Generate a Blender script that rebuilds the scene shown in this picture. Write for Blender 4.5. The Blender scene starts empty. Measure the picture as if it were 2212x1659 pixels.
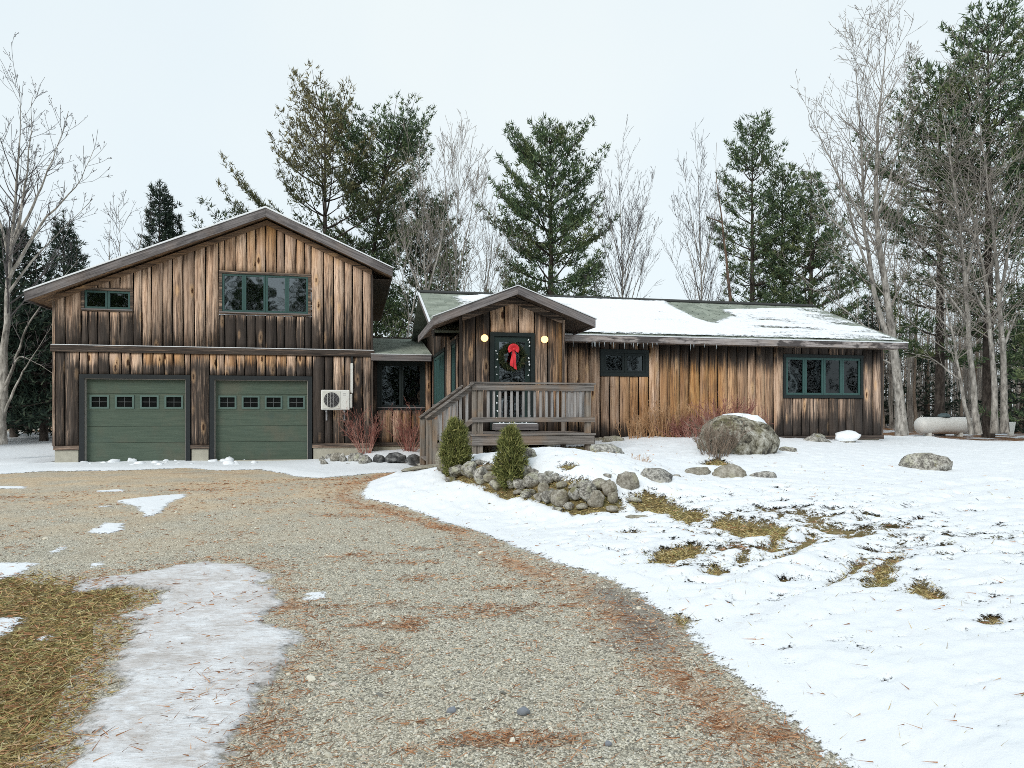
import bpy, bmesh, math, random
import numpy as np
from mathutils import Vector, Matrix

# ---------------------------------------------------------------- camera, sky, sun, exposure
SC = bpy.context.scene
COL = SC.collection
EYE = 1.25                      # lens height above the garage floor (z = 0)
cam_d = bpy.data.cameras.new('camera'); cam = bpy.data.objects.new('camera', cam_d); COL.objects.link(cam)
cam.location = (0, 0, EYE); cam.rotation_euler = (math.radians(90), 0, 0)
cam_d.sensor_width = 36; cam_d.lens = 36 * 1534 / 2212; cam_d.shift_y = 63.5 / 2212
cam_d.clip_start = 0.05; cam_d.clip_end = 2000
SC.camera = cam

W = bpy.data.worlds.new('World'); SC.world = W; W.use_nodes = True
wn, wl = W.node_tree.nodes, W.node_tree.links
wn.clear()
w_out = wn.new('ShaderNodeOutputWorld'); w_bg = wn.new('ShaderNodeBackground'); sky = wn.new('ShaderNodeTexSky')
sky.sky_type = 'NISHITA'; sky.sun_disc = False
SUN_EL, SUN_AZ = math.radians(34), math.radians(-150)
sky.sun_elevation = SUN_EL; sky.sun_rotation = SUN_AZ
cloud = wn.new('ShaderNodeMix'); cloud.data_type = 'RGBA'; cloud.inputs[0].default_value = 0.9
cn = wn.new('ShaderNodeTexNoise'); cn.inputs['Scale'].default_value = 1.6; cn.inputs['Detail'].default_value = 3
ctc = wn.new('ShaderNodeTexCoord'); wl.new(ctc.outputs['Generated'], cn.inputs['Vector'])
cr = wn.new('ShaderNodeValToRGB')
cr.color_ramp.elements[0].position = 0.3; cr.color_ramp.elements[0].color = (0.76, 0.87, 0.94, 1)
cr.color_ramp.elements[1].position = 0.7; cr.color_ramp.elements[1].color = (0.87, 0.94, 0.95, 1)
wl.new(cn.outputs['Fac'], cr.inputs[0])
cs = wn.new('ShaderNodeVectorMath'); cs.operation = 'SCALE'; cs.inputs['Scale'].default_value = 8.9
wl.new(cr.outputs[0], cs.inputs[0])
wl.new(sky.outputs[0], cloud.inputs[6]); wl.new(cs.outputs[0], cloud.inputs[7])
wl.new(cloud.outputs[2], w_bg.inputs[0]); w_bg.inputs[1].default_value = 0.1
wl.new(w_bg.outputs[0], w_out.inputs[0])

sun_d = bpy.data.lights.new('sun', 'SUN'); sun = bpy.data.objects.new('sun', sun_d); COL.objects.link(sun)
sun_d.energy = 1.5; sun_d.angle = math.radians(25); sun_d.color = (1.0, 0.965, 0.91)
sd = Vector((math.sin(SUN_AZ) * math.cos(SUN_EL), math.cos(SUN_AZ) * math.cos(SUN_EL), math.sin(SUN_EL)))
sun.rotation_euler = sd.to_track_quat('Z', 'Y').to_euler()

vs = SC.view_settings
vs.view_transform = 'Standard'; vs.look = 'None'; vs.gamma = 1; vs.use_curve_mapping = False; vs.exposure = 0.28
SC.cycles.max_bounces = 5; SC.cycles.transparent_max_bounces = 8
SC.cycles.use_denoising = False
SC.cycles.filter_width = 0.9

# ---------------------------------------------------------------- helpers
F = 1534.0; CX = 1106.0; HY = 893.0          # focal length, centre and horizon of the photograph (2212 px wide)
TH = math.atan(0.22); CT, ST = math.cos(TH), math.sin(TH)
rnd = random.Random(7); R = np.random.default_rng(11)

def tag(o, label=None, cat=None, group=None, kind=None):
    if label: o['label'] = label
    if cat: o['category'] = cat
    if group: o['group'] = group
    if kind: o['kind'] = kind
    return o

def empty(name, loc, rz=0.0, parent=None):
    o = bpy.data.objects.new(name, None); COL.objects.link(o)
    o.location = loc; o.rotation_euler = (0, 0, rz); o.empty_display_size = 0.3
    if parent: o.parent = parent
    return o

def link(name, me, parent=None, loc=(0, 0, 0), rot=(0, 0, 0)):
    o = bpy.data.objects.new(name, me); COL.objects.link(o)
    if parent: o.parent = parent
    o.location = loc; o.rotation_euler = rot
    return o

def mesh_np(name, V, faces, mat, smooth=False, attrs=None, mats=None):
    """V (n,3); faces: list of int arrays (m,k); one material"""
    me = bpy.data.meshes.new(name)
    V = np.asarray(V, dtype=np.float32)
    me.vertices.add(len(V)); me.vertices.foreach_set('co', V.ravel())
    faces = [np.asarray(f, dtype=np.int32) for f in faces if len(f)]
    tot = sum(f.size for f in faces); npoly = sum(len(f) for f in faces)
    me.loops.add(tot); me.loops.foreach_set('vertex_index', np.concatenate([f.ravel() for f in faces]))
    me.polygons.add(npoly)
    sizes = np.concatenate([np.full(len(f), f.shape[1], dtype=np.int32) for f in faces])
    st = np.zeros(npoly, dtype=np.int32); st[1:] = np.cumsum(sizes)[:-1]
    me.polygons.foreach_set('loop_start', st)
    if smooth: me.polygons.foreach_set('use_smooth', np.ones(npoly, dtype=bool))
    for k, a in (attrs or {}).items():
        a = np.asarray(a, dtype=np.float32)
        if a.ndim == 1:
            at = me.attributes.new(k, 'FLOAT', 'POINT'); at.data.foreach_set('value', a)
        else:
            at = me.attributes.new(k, 'FLOAT_COLOR', 'POINT')
            at.data.foreach_set('color', np.c_[a, np.ones(len(a))].astype(np.float32).ravel())
    me.update(calc_edges=True)
    if mat: me.materials.append(mat)
    for m in mats or []: me.materials.append(m)
    return me

class MB:
    """collects boxes, bars and tubes; build() links them as ONE mesh object"""
    def __init__(s): s.v = []; s.f = []
    def add(s, vs_, fs):
        n = len(s.v); s.v += [tuple(p) for p in vs_]; s.f += [tuple(i + n for i in f) for f in fs]; return s
    def box(s, a, b):
        x0, y0, z0 = a; x1, y1, z1 = b
        return s.add([(x0,y0,z0),(x1,y0,z0),(x1,y1,z0),(x0,y1,z0),(x0,y0,z1),(x1,y0,z1),(x1,y1,z1),(x0,y1,z1)],
                     [(0,3,2,1),(4,5,6,7),(0,1,5,4),(1,2,6,5),(2,3,7,6),(3,0,4,7)])
    def prism(s, poly, y0, y1):
        """poly in (x, z), counter-clockwise seen from -y, extruded in y"""
        n = len(poly)
        v = [(x, y0, z) for x, z in poly] + [(x, y1, z) for x, z in poly]
        f = [tuple(range(n)), tuple(range(2*n-1, n-1, -1))]
        f += [(i, i + n, (i + 1) % n + n, (i + 1) % n) for i in range(n)]
        return s.add(v, f)
    def prismx(s, poly, x0, x1):
        """poly in (y, z) extruded in x"""
        n = len(poly)
        v = [(x0, y, z) for y, z in poly] + [(x1, y, z) for y, z in poly]
        f = [tuple(range(n)), tuple(range(2*n-1, n-1, -1))]
        f += [(i, i + n, (i + 1) % n + n, (i + 1) % n) for i in range(n)]
        return s.add(v, f)
    def bar(s, p, q, w, h, up=(0, 0, 1)):
        p = Vector(p); q = Vector(q); t = (q - p).normalized(); sd_ = t.cross(Vector(up)).normalized(); u = sd_.cross(t)
        c = [(-w/2, -h/2), (w/2, -h/2), (w/2, h/2), (-w/2, h/2)]
        v = [e + sd_*a + u*b for e in (p, q) for a, b in c]
        return s.add(v, [(0,3,2,1),(4,5,6,7),(0,1,5,4),(1,2,6,5),(2,3,7,6),(3,0,4,7)])
    def tube(s, pts, rad, n=8, cap=True):
        pts = [Vector(p) for p in pts]; rad = rad if hasattr(rad, '__len__') else [rad]*len(pts)
        v = []; f = []
        for i, p in enumerate(pts):
            t = (pts[min(i+1, len(pts)-1)] - pts[max(i-1, 0)]).normalized()
            a = t.cross(Vector((0.31, 0.2, 0.93)) if abs(t.z) < 0.8 else Vector((1, 0.1, 0))).normalized(); b = t.cross(a)
            for k in range(n):
                g = 2*math.pi*k/n; v.append(p + (a*math.cos(g) + b*math.sin(g))*rad[i])
        for i in range(len(pts)-1):
            for k in range(n):
                f.append((i*n+k, i*n+(k+1) % n, (i+1)*n+(k+1) % n, (i+1)*n+k))
        if cap: f += [tuple(range(n-1, -1, -1)), tuple((len(pts)-1)*n + k for k in range(n))]
        return s.add(v, f)
    def lathe(s, prof, c, axis='z', n=24):
        """prof [(r, h)] round an axis through c"""
        v = []; f = []
        for r, h in prof:
            for k in range(n):
                g = 2*math.pi*k/n; a, b = r*math.cos(g), r*math.sin(g)
                v.append({'z': (c[0]+a, c[1]+b, c[2]+h), 'y': (c[0]+a, c[1]+h, c[2]+b), 'x': (c[0]+h, c[1]+a, c[2]+b)}[axis])
        for i in range(len(prof)-1):
            for k in range(n):
                f.append((i*n+k, i*n+(k+1) % n, (i+1)*n+(k+1) % n, (i+1)*n+k))
        f += [tuple(range(n-1, -1, -1)), tuple((len(prof)-1)*n+k for k in range(n))]
        return s.add(v, f)
    def mesh(s, name, mat, smooth=False, attrs=None, bevel=0):
        me = bpy.data.meshes.new(name); me.from_pydata(s.v, [], s.f)
        if mat: me.materials.append(mat)
        bm = bmesh.new(); bm.from_mesh(me)
        bmesh.ops.recalc_face_normals(bm, faces=bm.faces)
        if bevel: bmesh.ops.bevel(bm, geom=list(bm.edges), offset=bevel, segments=1, affect='EDGES')
        bm.to_mesh(me); bm.free()
        if smooth:
            for p in me.polygons: p.use_smooth = True
        me.update(); return me
    def build(s, name, mat, parent=None, loc=(0, 0, 0), rot=(0, 0, 0), smooth=False, bevel=0):
        return link(name, s.mesh(name, mat, smooth, bevel=bevel), parent, loc, rot)

def _hash(ix, iy, iz):
    h = (ix.astype(np.int64)*374761393 + iy.astype(np.int64)*668265263 + iz.astype(np.int64)*2147483647) & 0xffffffff
    h = ((h ^ (h >> 13))*1274126177) & 0xffffffff
    return ((h ^ (h >> 16)) & 0xffff)/65535.0
def vnoise(p):
    p = np.asarray(p, float); i = np.floor(p); f = p - i; f = f*f*(3 - 2*f); i = i.astype(np.int64)
    r = 0
    for dx in (0, 1):
        for dy in (0, 1):
            for dz in (0, 1):
                w = (f[:, 0] if dx else 1-f[:, 0])*(f[:, 1] if dy else 1-f[:, 1])*(f[:, 2] if dz else 1-f[:, 2])
                r = r + w*_hash(i[:, 0]+dx, i[:, 1]+dy, i[:, 2]+dz)
    return r*2 - 1
def fbm(p, oct=3):
    p = np.asarray(p, float); r = 0; a = 1.0; t = 0
    for k in range(oct): r = r + a*vnoise(p*2**k + 17.3*k); t += a; a *= 0.5
    return r/t
def fbm2(x, y, s, oct=3, seed=0): return fbm(np.c_[np.ravel(x)*s, np.ravel(y)*s, np.full(np.size(x), seed*3.7+0.5)], oct)

def sdf_poly(px, py, poly):
    """signed distance, positive inside"""
    P = np.asarray(poly, float); n = len(P); d = np.full(px.shape, 1e9); ins = np.zeros(px.shape, bool)
    for i in range(n):
        a, b = P[i], P[(i+1) % n]; e = b - a
        t = np.clip(((px-a[0])*e[0] + (py-a[1])*e[1])/(e@e + 1e-12), 0, 1)
        d = np.minimum(d, np.hypot(px - a[0] - t*e[0], py - a[1] - t*e[1]))
        c = (a[1] > py) != (b[1] > py)
        with np.errstate(divide='ignore', invalid='ignore'):
            ins ^= c & (px < (b[0]-a[0])*(py-a[1])/(b[1]-a[1] + 1e-15) + a[0])
    return np.where(ins, d, -d)

# ---------------------------------------------------------------- material helpers
class NT:
    def __init__(s, name):
        s.m = bpy.data.materials.new(name); s.m.use_nodes = True; s.t = s.m.node_tree; s.t.nodes.clear()
        s.out = s.n('ShaderNodeOutputMaterial')
    def n(s, typ, **k):
        x = s.t.nodes.new(typ)
        for a, b in k.items(): setattr(x, a, b)
        return x
    def put(s, sock, v):
        if hasattr(v, 'is_output') or isinstance(v, bpy.types.NodeSocket): s.t.links.new(v, sock)
        elif v is not None:
            if hasattr(sock.default_value, '__len__') and not hasattr(v, '__len__'): v = (v,)*len(sock.default_value)
            if hasattr(v, '__len__') and len(sock.default_value) == 4 and len(v) == 3: v = (*v, 1)
            sock.default_value = v
    def math(s, op, a, b=None, c=None, clamp=False):
        x = s.n('ShaderNodeMath', operation=op, use_clamp=clamp)
        for i, v in enumerate((a, b, c)):
            if v is not None: s.put(x.inputs[i], v)
        return x.outputs[0]
    def vmath(s, op, a, b=None):
        x = s.n('ShaderNodeVectorMath', operation=op); s.put(x.inputs[0], a)
        if b is not None: s.put(x.inputs[1], b)
        return x.outputs[0]
    def mix(s, fac, a, b, blend='MIX'):
        x = s.n('ShaderNodeMix', data_type='RGBA', blend_type=blend); s.put(x.inputs[0], fac); s.put(x.inputs[6], a); s.put(x.inputs[7], b)
        return x.outputs[2]
    def ramp(s, fac, stops, interp='LINEAR'):
        x = s.n('ShaderNodeValToRGB'); cr_ = x.color_ramp; cr_.interpolation = interp
        while len(cr_.elements) < len(stops): cr_.elements.new(0.5)
        for e, (p, c) in zip(cr_.elements, stops):
            e.position = p; e.color = (c, c, c, 1) if not hasattr(c, '__len__') else (*c, 1)
        s.put(x.inputs[0], fac); return x.outputs[0]
    def step(s, v, a, b):
        x = s.n('ShaderNodeMapRange', interpolation_type='SMOOTHSTEP'); s.put(x.inputs[0], v); s.put(x.inputs[1], a); s.put(x.inputs[2], b)
        return x.outputs[0]
    def noise(s, vec, scale, detail=3, rough=0.55, dist=0.0):
        x = s.n('ShaderNodeTexNoise'); s.put(x.inputs['Vector'], vec); s.put(x.inputs['Scale'], scale)
        x.inputs['Detail'].default_value = detail; x.inputs['Roughness'].default_value = rough; x.inputs['Distortion'].default_value = dist
        return x.outputs['Fac']
    def noisec(s, vec, scale, detail=3):
        x = s.n('ShaderNodeTexNoise'); s.put(x.inputs['Vector'], vec); s.put(x.inputs['Scale'], scale); x.inputs['Detail'].default_value = detail
        return x.outputs['Color']
    def vor(s, vec, scale, out='Distance', feature='F1', rand=1.0):
        x = s.n('ShaderNodeTexVoronoi', feature=feature); s.put(x.inputs['Vector'], vec); s.put(x.inputs['Scale'], scale); x.inputs['Randomness'].default_value = rand
        return x.outputs[out]
    def map(s, vec, scale=(1, 1, 1), loc=(0, 0, 0), rot=(0, 0, 0)):
        x = s.n('ShaderNodeMapping'); s.put(x.inputs[0], vec); x.inputs['Scale'].default_value = scale; x.inputs['Location'].default_value = loc; x.inputs['Rotation'].default_value = rot
        return x.outputs[0]
    def coord(s, which='Object'): return s.n('ShaderNodeTexCoord').outputs[which]
    def attr(s, name, out='Fac'):
        x = s.n('ShaderNodeAttribute'); x.attribute_name = name; return x.outputs[out]
    def rand(s): return s.n('ShaderNodeObjectInfo').outputs['Random']
    def island(s): return s.n('ShaderNodeNewGeometry').outputs['Random Per Island']
    def bump(s, h, strength=0.5, dist=0.01):
        x = s.n('ShaderNodeBump'); s.put(x.inputs['Height'], h); x.inputs['Strength'].default_value = strength; x.inputs['Distance'].default_value = dist
        return x.outputs[0]
    def pbr(s, col, rough=0.8, normal=None, spec=0.3, metal=0.0, **k):
        p = s.n('ShaderNodeBsdfPrincipled'); s.put(p.inputs['Base Color'], col); s.put(p.inputs['Roughness'], rough)
        s.put(p.inputs['Specular IOR Level'], spec); s.put(p.inputs['Metallic'], metal)
        if normal is not None: s.put(p.inputs['Normal'], normal)
        for a, b in k.items(): s.put(p.inputs[a.replace('_', ' ')], b)
        s.t.links.new(p.outputs[0], s.out.inputs[0]); return s.m

def objvec(t):
    """object coordinates shifted by the object's own random number, so alike pieces do not repeat"""
    r = t.rand(); c = t.n('ShaderNodeCombineXYZ')
    t.put(c.inputs[0], t.math('MULTIPLY', r, 37.0)); t.put(c.inputs[1], t.math('MULTIPLY', r, 91.0)); t.put(c.inputs[2], t.math('MULTIPLY', r, 53.0))
    return t.vmath('ADD', t.coord('Object'), c.outputs[0])

def wood_mat(name, axis='z', pale=(0.86, 0.625, 0.465), mid=(0.57, 0.375, 0.255), deep=(0.07, 0.043, 0.031), dark=(0.016, 0.014, 0.013), base_weather=None, knots=True):
    t = NT(name); v = objvec(t); rd = t.rand()
    st = {'z': lambda a, b: (a, a, b), 'x': lambda a, b: (b, a, a)}[axis]
    warp = t.noisec(t.map(v, st(3, 1.2)), 1.0, 2)
    v2 = t.vmath('ADD', v, t.vmath('MULTIPLY', t.vmath('SUBTRACT', warp, (0.5, 0.5, 0.5)), (0.05, 0.05, 0.05)))
    g1 = t.noise(t.map(v2, st(15, 0.75)), 1.0, 6, 0.72, 0.7)
    g2 = t.noise(t.map(v2, st(95, 2.2)), 1.0, 3, 0.6)
    low = t.noise(t.map(v, st(3.5, 0.8)), 1.0, 2)
    g = t.math('ADD', t.math('MULTIPLY', g1, 0.8), t.math('MULTIPLY', g2, 0.2))
    col = t.ramp(g, [(0.36, deep), (0.45, mid), (0.53, pale), (0.68, tuple(c*1.12 for c in pale))])
    col = t.mix(t.math('MULTIPLY', t.step(low, 0.35, 0.7), 0.35), col, (0.27, 0.21, 0.18))
    om = t.math('MULTIPLY', t.attr('orange'), t.step(t.math('ADD', low, t.math('MULTIPLY', rd, 0.35)), 0.35, 0.75), clamp=True)
    col = t.mix(om, col, t.ramp(g, [(0.3, (0.10, 0.035, 0.014)), (0.48, (0.50, 0.245, 0.085)), (0.65, (0.74, 0.44, 0.19))]))
    ck = t.noise(t.map(v2, st(38, 0.9)), 1.0, 5, 0.75, 0.8)
    col = t.mix(t.math('MULTIPLY', t.math('SUBTRACT', 1.0, t.step(ck, 0.36, 0.50)), 0.8), col, deep)
    rb = t.math('FRACT', t.math('MULTIPLY', rd, 17.31)); col = t.mix(t.math('MULTIPLY', t.math('MULTIPLY', rb, rb), 0.6), col, (0.20, 0.135, 0.10))
    if knots:
        kv = t.map(v2, st(4.6, 1.5)); kd = t.vor(kv, 1.0, 'Distance'); kc = t.vor(kv, 1.0, 'Color')
        ks = t.n('ShaderNodeSeparateColor'); t.put(ks.inputs[0], kc); has = t.step(ks.outputs[0], 0.45, 0.55)
        kd = t.math('ADD', kd, t.math('MULTIPLY', t.math('SUBTRACT', t.noise(v, 30, 3), 0.5), 0.16))
        kd = t.math('ADD', kd, t.math('MULTIPLY', t.math('SUBTRACT', 1.0, has), 1.0))
        kn = t.math('SUBTRACT', 1.0, t.step(kd, 0.09, 0.18))
        ring = t.math('MULTIPLY', t.math('SUBTRACT', 1.0, t.step(kd, 0.17, 0.36)), 0.7)
        col = t.mix(ring, col, (0.66, 0.42, 0.23)); col = t.mix(kn, col, (0.07, 0.028, 0.012))
    wx = t.attr('weather_shade') if base_weather is None else base_weather
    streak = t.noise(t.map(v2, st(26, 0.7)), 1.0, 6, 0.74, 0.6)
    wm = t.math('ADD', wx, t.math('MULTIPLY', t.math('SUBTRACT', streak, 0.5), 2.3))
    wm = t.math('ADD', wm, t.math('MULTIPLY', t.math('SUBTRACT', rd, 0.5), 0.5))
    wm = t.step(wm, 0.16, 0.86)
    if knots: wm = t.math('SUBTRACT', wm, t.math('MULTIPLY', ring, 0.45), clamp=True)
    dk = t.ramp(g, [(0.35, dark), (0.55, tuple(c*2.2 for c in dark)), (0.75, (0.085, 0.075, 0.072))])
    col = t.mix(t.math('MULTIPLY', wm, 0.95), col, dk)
    nb = t.bump(t.math('ADD', g1, t.math('MULTIPLY', g2, 0.5)), 0.5, 0.006)
    return t.pbr(col, 0.82, nb, 0.25)

def grey_wood(name, axis='x', a=(0.10, 0.09, 0.085), b=(0.30, 0.28, 0.26), c=(0.42, 0.40, 0.385), warm=0.25, rot=0.0, blotch=0.0):
    t = NT(name); v = objvec(t)
    st = {'z': (1, 1, 0.03), 'x': (0.03, 1, 1), 'y': (1, 0.03, 1)}[axis]
    if rot: v = t.map(v, rot=(0, rot, 0))
    g1 = t.noise(t.map(v, tuple(q*38 for q in st)), 1.0, 5, 0.65, 0.5); g2 = t.noise(v, 2.0, 3)
    col = t.ramp(g1, [(0.30, a), (0.47, b), (0.66, c)])
    col = t.mix(t.math('MULTIPLY', t.step(g2, 0.45, 0.7), warm), col, (0.27, 0.17, 0.10))
    if blotch: col = t.mix(t.math('MULTIPLY', t.step(t.noise(t.map(v, (.8, 2, 2)), 1.3, 4, 0.7), 0.46, 0.56), blotch), col, (0.035, 0.03, 0.03))
    cr_ = t.noise(t.map(v, tuple(q*90 for q in st)), 1.0, 2)
    col = t.mix(t.math('MULTIPLY', t.math('SUBTRACT', 1.0, t.step(cr_, 0.28, 0.36)), 0.8), col, (0.03, 0.027, 0.025))
    return t.pbr(col, 0.85, t.bump(g1, 0.4, 0.004), 0.25)

def plain(name, col, rough=0.6, spec=0.4, var=0.12, scale=9.0, metal=0.0, bump=0.0):
    t = NT(name); v = objvec(t); n_ = t.noise(v, scale, 4)
    c2 = t.mix(n_, tuple(c*(1-var) for c in col), tuple(min(1, c*(1+var)) for c in col))
    return t.pbr(c2, rough, t.bump(n_, bump, 0.01) if bump else None, spec, metal)
# ---------------------------------------------------------------- terrain heights (metres, thin-plate through surveyed points)
def at_depth(px, py, Z):
    return ((px-CX)/F*Z, Z, EYE - (py-HY)/F*Z)
def at_height(px, py, z):
    Z = (EYE - z)*F/(py - HY); return ((px-CX)/F*Z, Z, z)
def HUW(u, w, z): return (u*CT - w*ST, u*ST + w*CT, z)
TP = [(-3,3,-.32),(0,3,-.32),(1.6,3,-.31),(0,0,-.38),(-4,-1,-.42),(4,0,-.3),(0,-6,-.5),(-8,-6,-.5),(8,-6,-.35),
      (-3,6,-.24),(0,6,-.24),(-8,6,-.27),(-3,10,-.14),(-7,10,-.14),(-1,9,-.15),(-4,13,-.07),(-9,13,-.08),(-14,12,-.12),(-6,16,-.04),(-10,16,-.05),
      (-15,20,-.02),(-20,26,.25),(-14,26,.28),(-30,30,.3),(-26,14,-.1),(-20,5,-.25)]
TP += [HUW(-6.9,19.5,-.03),HUW(-4,19.6,-.03),HUW(-1,19.5,-.02),HUW(-4,23,-.02),HUW(0,17.2,.0),HUW(1.6,16.6,.03),HUW(2.6,13.7,.32),HUW(4,13.8,.38),HUW(.6,18.6,.22),HUW(1.8,19.6,.25)]
TP += [at_height(*q) for q in ((925,1006,.27),(780,1066,-.07),(880,1022,.02),(900,1030,.02),
      (960,1044,.10),(1050,1066,.03),(1100,1076,.0),(1150,1090,-.03),(1210,1102,-.06),(1270,1114,-.08),(1340,1104,-.03),
      (1000,1000,.38),(1050,1004,.41),(1100,1010,.40),(1150,1020,.36),(1200,1034,.32),(1250,1044,.29),(1300,1052,.26),(1340,1060,.2),
      (1280,988,.40),(1040,990,.38),(1150,992,.38),(1400,1000,.42),(1450,962,.56),(1905,958,.44),(1780,955,.5),(1600,988,.42),(1760,985,.4),
      (1500,1040,.2),(1340,1080,.08),(1450,1110,.0),(1600,1052,.2),(1550,1150,-.05),(1400,1150,-.08),(1250,1200,-.13),(1450,1330,-.2),
      (2212,1659,-.15),(1830,1659,-.3),(2212,1300,.0),(1900,1250,-.05),(1800,1450,-.18),(2212,1100,.15),(2020,1021,.2),(2212,1000,.22),(2040,944,.27),(2212,944,.27),(1930,940,.3))]
TP += [(1.5,20,.6),(8,24,.5),(2,30,.4),(25,40,.3),(-25,45,.35),(0,55,.4),(50,60,.4),(-60,60,.4),(60,10,.2),(40,-10,.0),(-60,0,-.2),(0,-40,-.6)]
TP = np.array(TP, float)
def _tps(a, b):
    r2 = (a[:, None, 0]-b[None, :, 0])**2 + (a[:, None, 1]-b[None, :, 1])**2
    return r2*np.log(r2 + 1e-9)*0.5
_n = len(TP); _A = np.zeros((_n+3, _n+3)); _A[:_n, :_n] = _tps(TP, TP) + np.eye(_n)*0.15
_A[:_n, _n] = 1; _A[:_n, _n+1:] = TP[:, :2]; _A[_n:, :_n] = _A[:_n, _n:].T
_C = np.linalg.solve(_A, np.r_[TP[:, 2], 0, 0, 0])
def height(x, y):
    x = np.atleast_1d(np.asarray(x, float)); y = np.atleast_1d(np.asarray(y, float)); out = np.empty(x.shape)
    for i in range(0, len(x), 20000):
        q = np.c_[x[i:i+20000], y[i:i+20000]]
        out[i:i+20000] = _tps(q, TP)@_C[:_n] + _C[_n] + q@_C[_n+1:]
    r = np.hypot(x, y); k = np.clip((r-45)/30, 0, 1)
    out = np.clip(out, -0.9, 0.9)*(1-k) + 0.35*k
    return out
def hz(x, y): return float(height(x, y)[0])
_Zs = np.concatenate([np.arange(0.9, 30, 0.02), np.arange(30, 90, .25)])
def on_ground(px, py):
    """the point of the terrain seen at a pixel of the photograph"""
    x = (px-CX)/F*_Zs; g = height(x, _Zs); z = EYE - (py-HY)/F*_Zs
    i = int(np.argmax(z <= g)) if (z <= g).any() else len(_Zs)-1
    return (x[i], _Zs[i], g[i])
def gpoly(pts): return [on_ground(*p)[:2] for p in pts]

# ---------------------------------------------------------------- where the snow, the ice, the grass and the drive are
snow_edge = [(775,1068),(790,1080),(880,1100),(960,1130),(1040,1150),(1070,1170),(1130,1190),(1190,1215),(1290,1245),(1380,1290),(1410,1320),(1462,1345),(1500,1385),
             (1560,1440),(1580,1470),(1622,1500),(1690,1560),(1760,1610),(1830,1659),(1900,1725),(2000,1800)]
back_edge = [(775,1068),(800,1040),(860,1022),(925,1012)]
YARD = gpoly(snow_edge) + [(2.6,1.2),(4,-6),(60,-10),(80,40),(30,33),(15.5,27.8)] + [HUW(14.5,24,0)[:2], HUW(8,19,0)[:2], HUW(3,18,0)[:2], HUW(1.5,13.4,0)[:2]] + gpoly(back_edge[::-1])[:-1]
STRIP = gpoly([(-150,1014),(60,1004),(160,996),(400,996),(520,998),(690,992),(905,1004),(885,1018),(800,1024),(690,1034),(640,1030),(560,1015),(480,1017),(400,1012),(230,1018),(100,1019),(-150,1034)])
BED = [HUW(u, w, 0)[:2] for u, w in ((-.75,17.6),(.5,17.3),(1.5,16.9),(1.7,18),(1.9,19.9),(-.2,19.75),(-.75,19))]
LEFTW = [(-11.9,17.6),(-12.6,21),(-13,30),(-34,34),(-34,17)]
DRIVEP = [gpoly(p) for p in (
    [(240,1083),(290,1075),(400,1066),(412,1073),(375,1085),(350,1110),(310,1120),(290,1095)],
    [(180,1152),(225,1128),(275,1130),(275,1145),(230,1157)], [(95,1195),(140,1178),(150,1185),(110,1200)],
    [(-160,1215),(70,1215),(95,1220),(40,1245),(-160,1290)], [(-160,1340),(60,1332),(60,1345),(20,1375),(-160,1420)],
    [(180,1218),(230,1212),(228,1224),(190,1228)], [(650,1280),(710,1275),(715,1297),(655,1302)], [(-60,1050),(60,1050),(60,1056),(-60,1057)],
    [(200,1060),(275,1056),(270,1062),(210,1065)], [(205,1093),(250,1092),(250,1096),(205,1097)], [(390,1192),(425,1189),(420,1197),(395,1198)], [(75,1378),(118,1370),(118,1384),(85,1388)])]
ICE = gpoly([(290,1240),(430,1215),(520,1218),(600,1243),(570,1260),(600,1280),(605,1310),(570,1330),(590,1350),(640,1365),(640,1400),(600,1440),(560,1490),(555,1530),(520,1590),(500,1659),
             (470,1790),(40,1790),(130,1659),(180,1590),(175,1560),(215,1520),(250,1470),(225,1455),(270,1410),(275,1380),(300,1340),(270,1330),(345,1305),(360,1275),(270,1268),(130,1287),(180,1255)])
BARE = [gpoly(p) for p in (
    [(1340,1075),(1400,1065),(1450,1080),(1480,1105),(1530,1108),(1520,1130),(1480,1142),(1440,1120),(1360,1100)],
    [(1530,1130),(1570,1120),(1640,1140),(1715,1140),(1690,1175),(1670,1205),(1655,1197),(1662,1170),(1600,1170),(1550,1150)],
    [(1395,1227),(1420,1195),(1500,1178),(1532,1195),(1500,1215),(1440,1230)],
    [(1868,1280),(1880,1240),(1930,1205),(1958,1203),(1925,1245),(1925,1272)],
    [(1786,1278),(1830,1240),(1862,1212),(1880,1212),(1832,1252)],
    [(1518,1245),(1545,1228),(1572,1238),(1535,1250)], [(1590,1218),(1612,1205),(1625,1215),(1605,1222)],
    [(1690,1215),(1730,1180),(1762,1160),(1742,1185),(1700,1222)],
    [(1955,1285),(1990,1262),(2030,1285),(2045,1305),(2000,1303)], [(2130,1350),(2150,1342),(2160,1352),(2140,1360)],
    [(1330,1160),(1370,1150),(1378,1160)], [(1205,1100),(1330,1092),(1345,1112),(1240,1122)], [(955,1010),(1000,1003),(1100,1012),(1200,1036),(1300,1058),(1345,1085),(1345,1108),(1270,1116),(1200,1102),(1120,1082),(1040,1062),(960,1042)], [(1205,1012),(1230,1004),(1250,1012),(1225,1022)],
    [(1500,1010),(1550,990),(1585,1010)], [(2000,948),(2100,942),(2300,940),(2300,955),(2120,958)],
    [(1430,1345),(1470,1330),(1500,1345),(1480,1358)], [(1000,965),(1290,966),(1285,984),(1010,990)])]
LAWN = gpoly([(-260,1225),(60,1232),(140,1250),(240,1250),(290,1242),(345,1285),(330,1312),(268,1340),(275,1400),(230,1460),(215,1520),(180,1590),(130,1659),(40,1790)]) + [(-2.6,1.0),(-14,1.0),(-14,6)]

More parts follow.
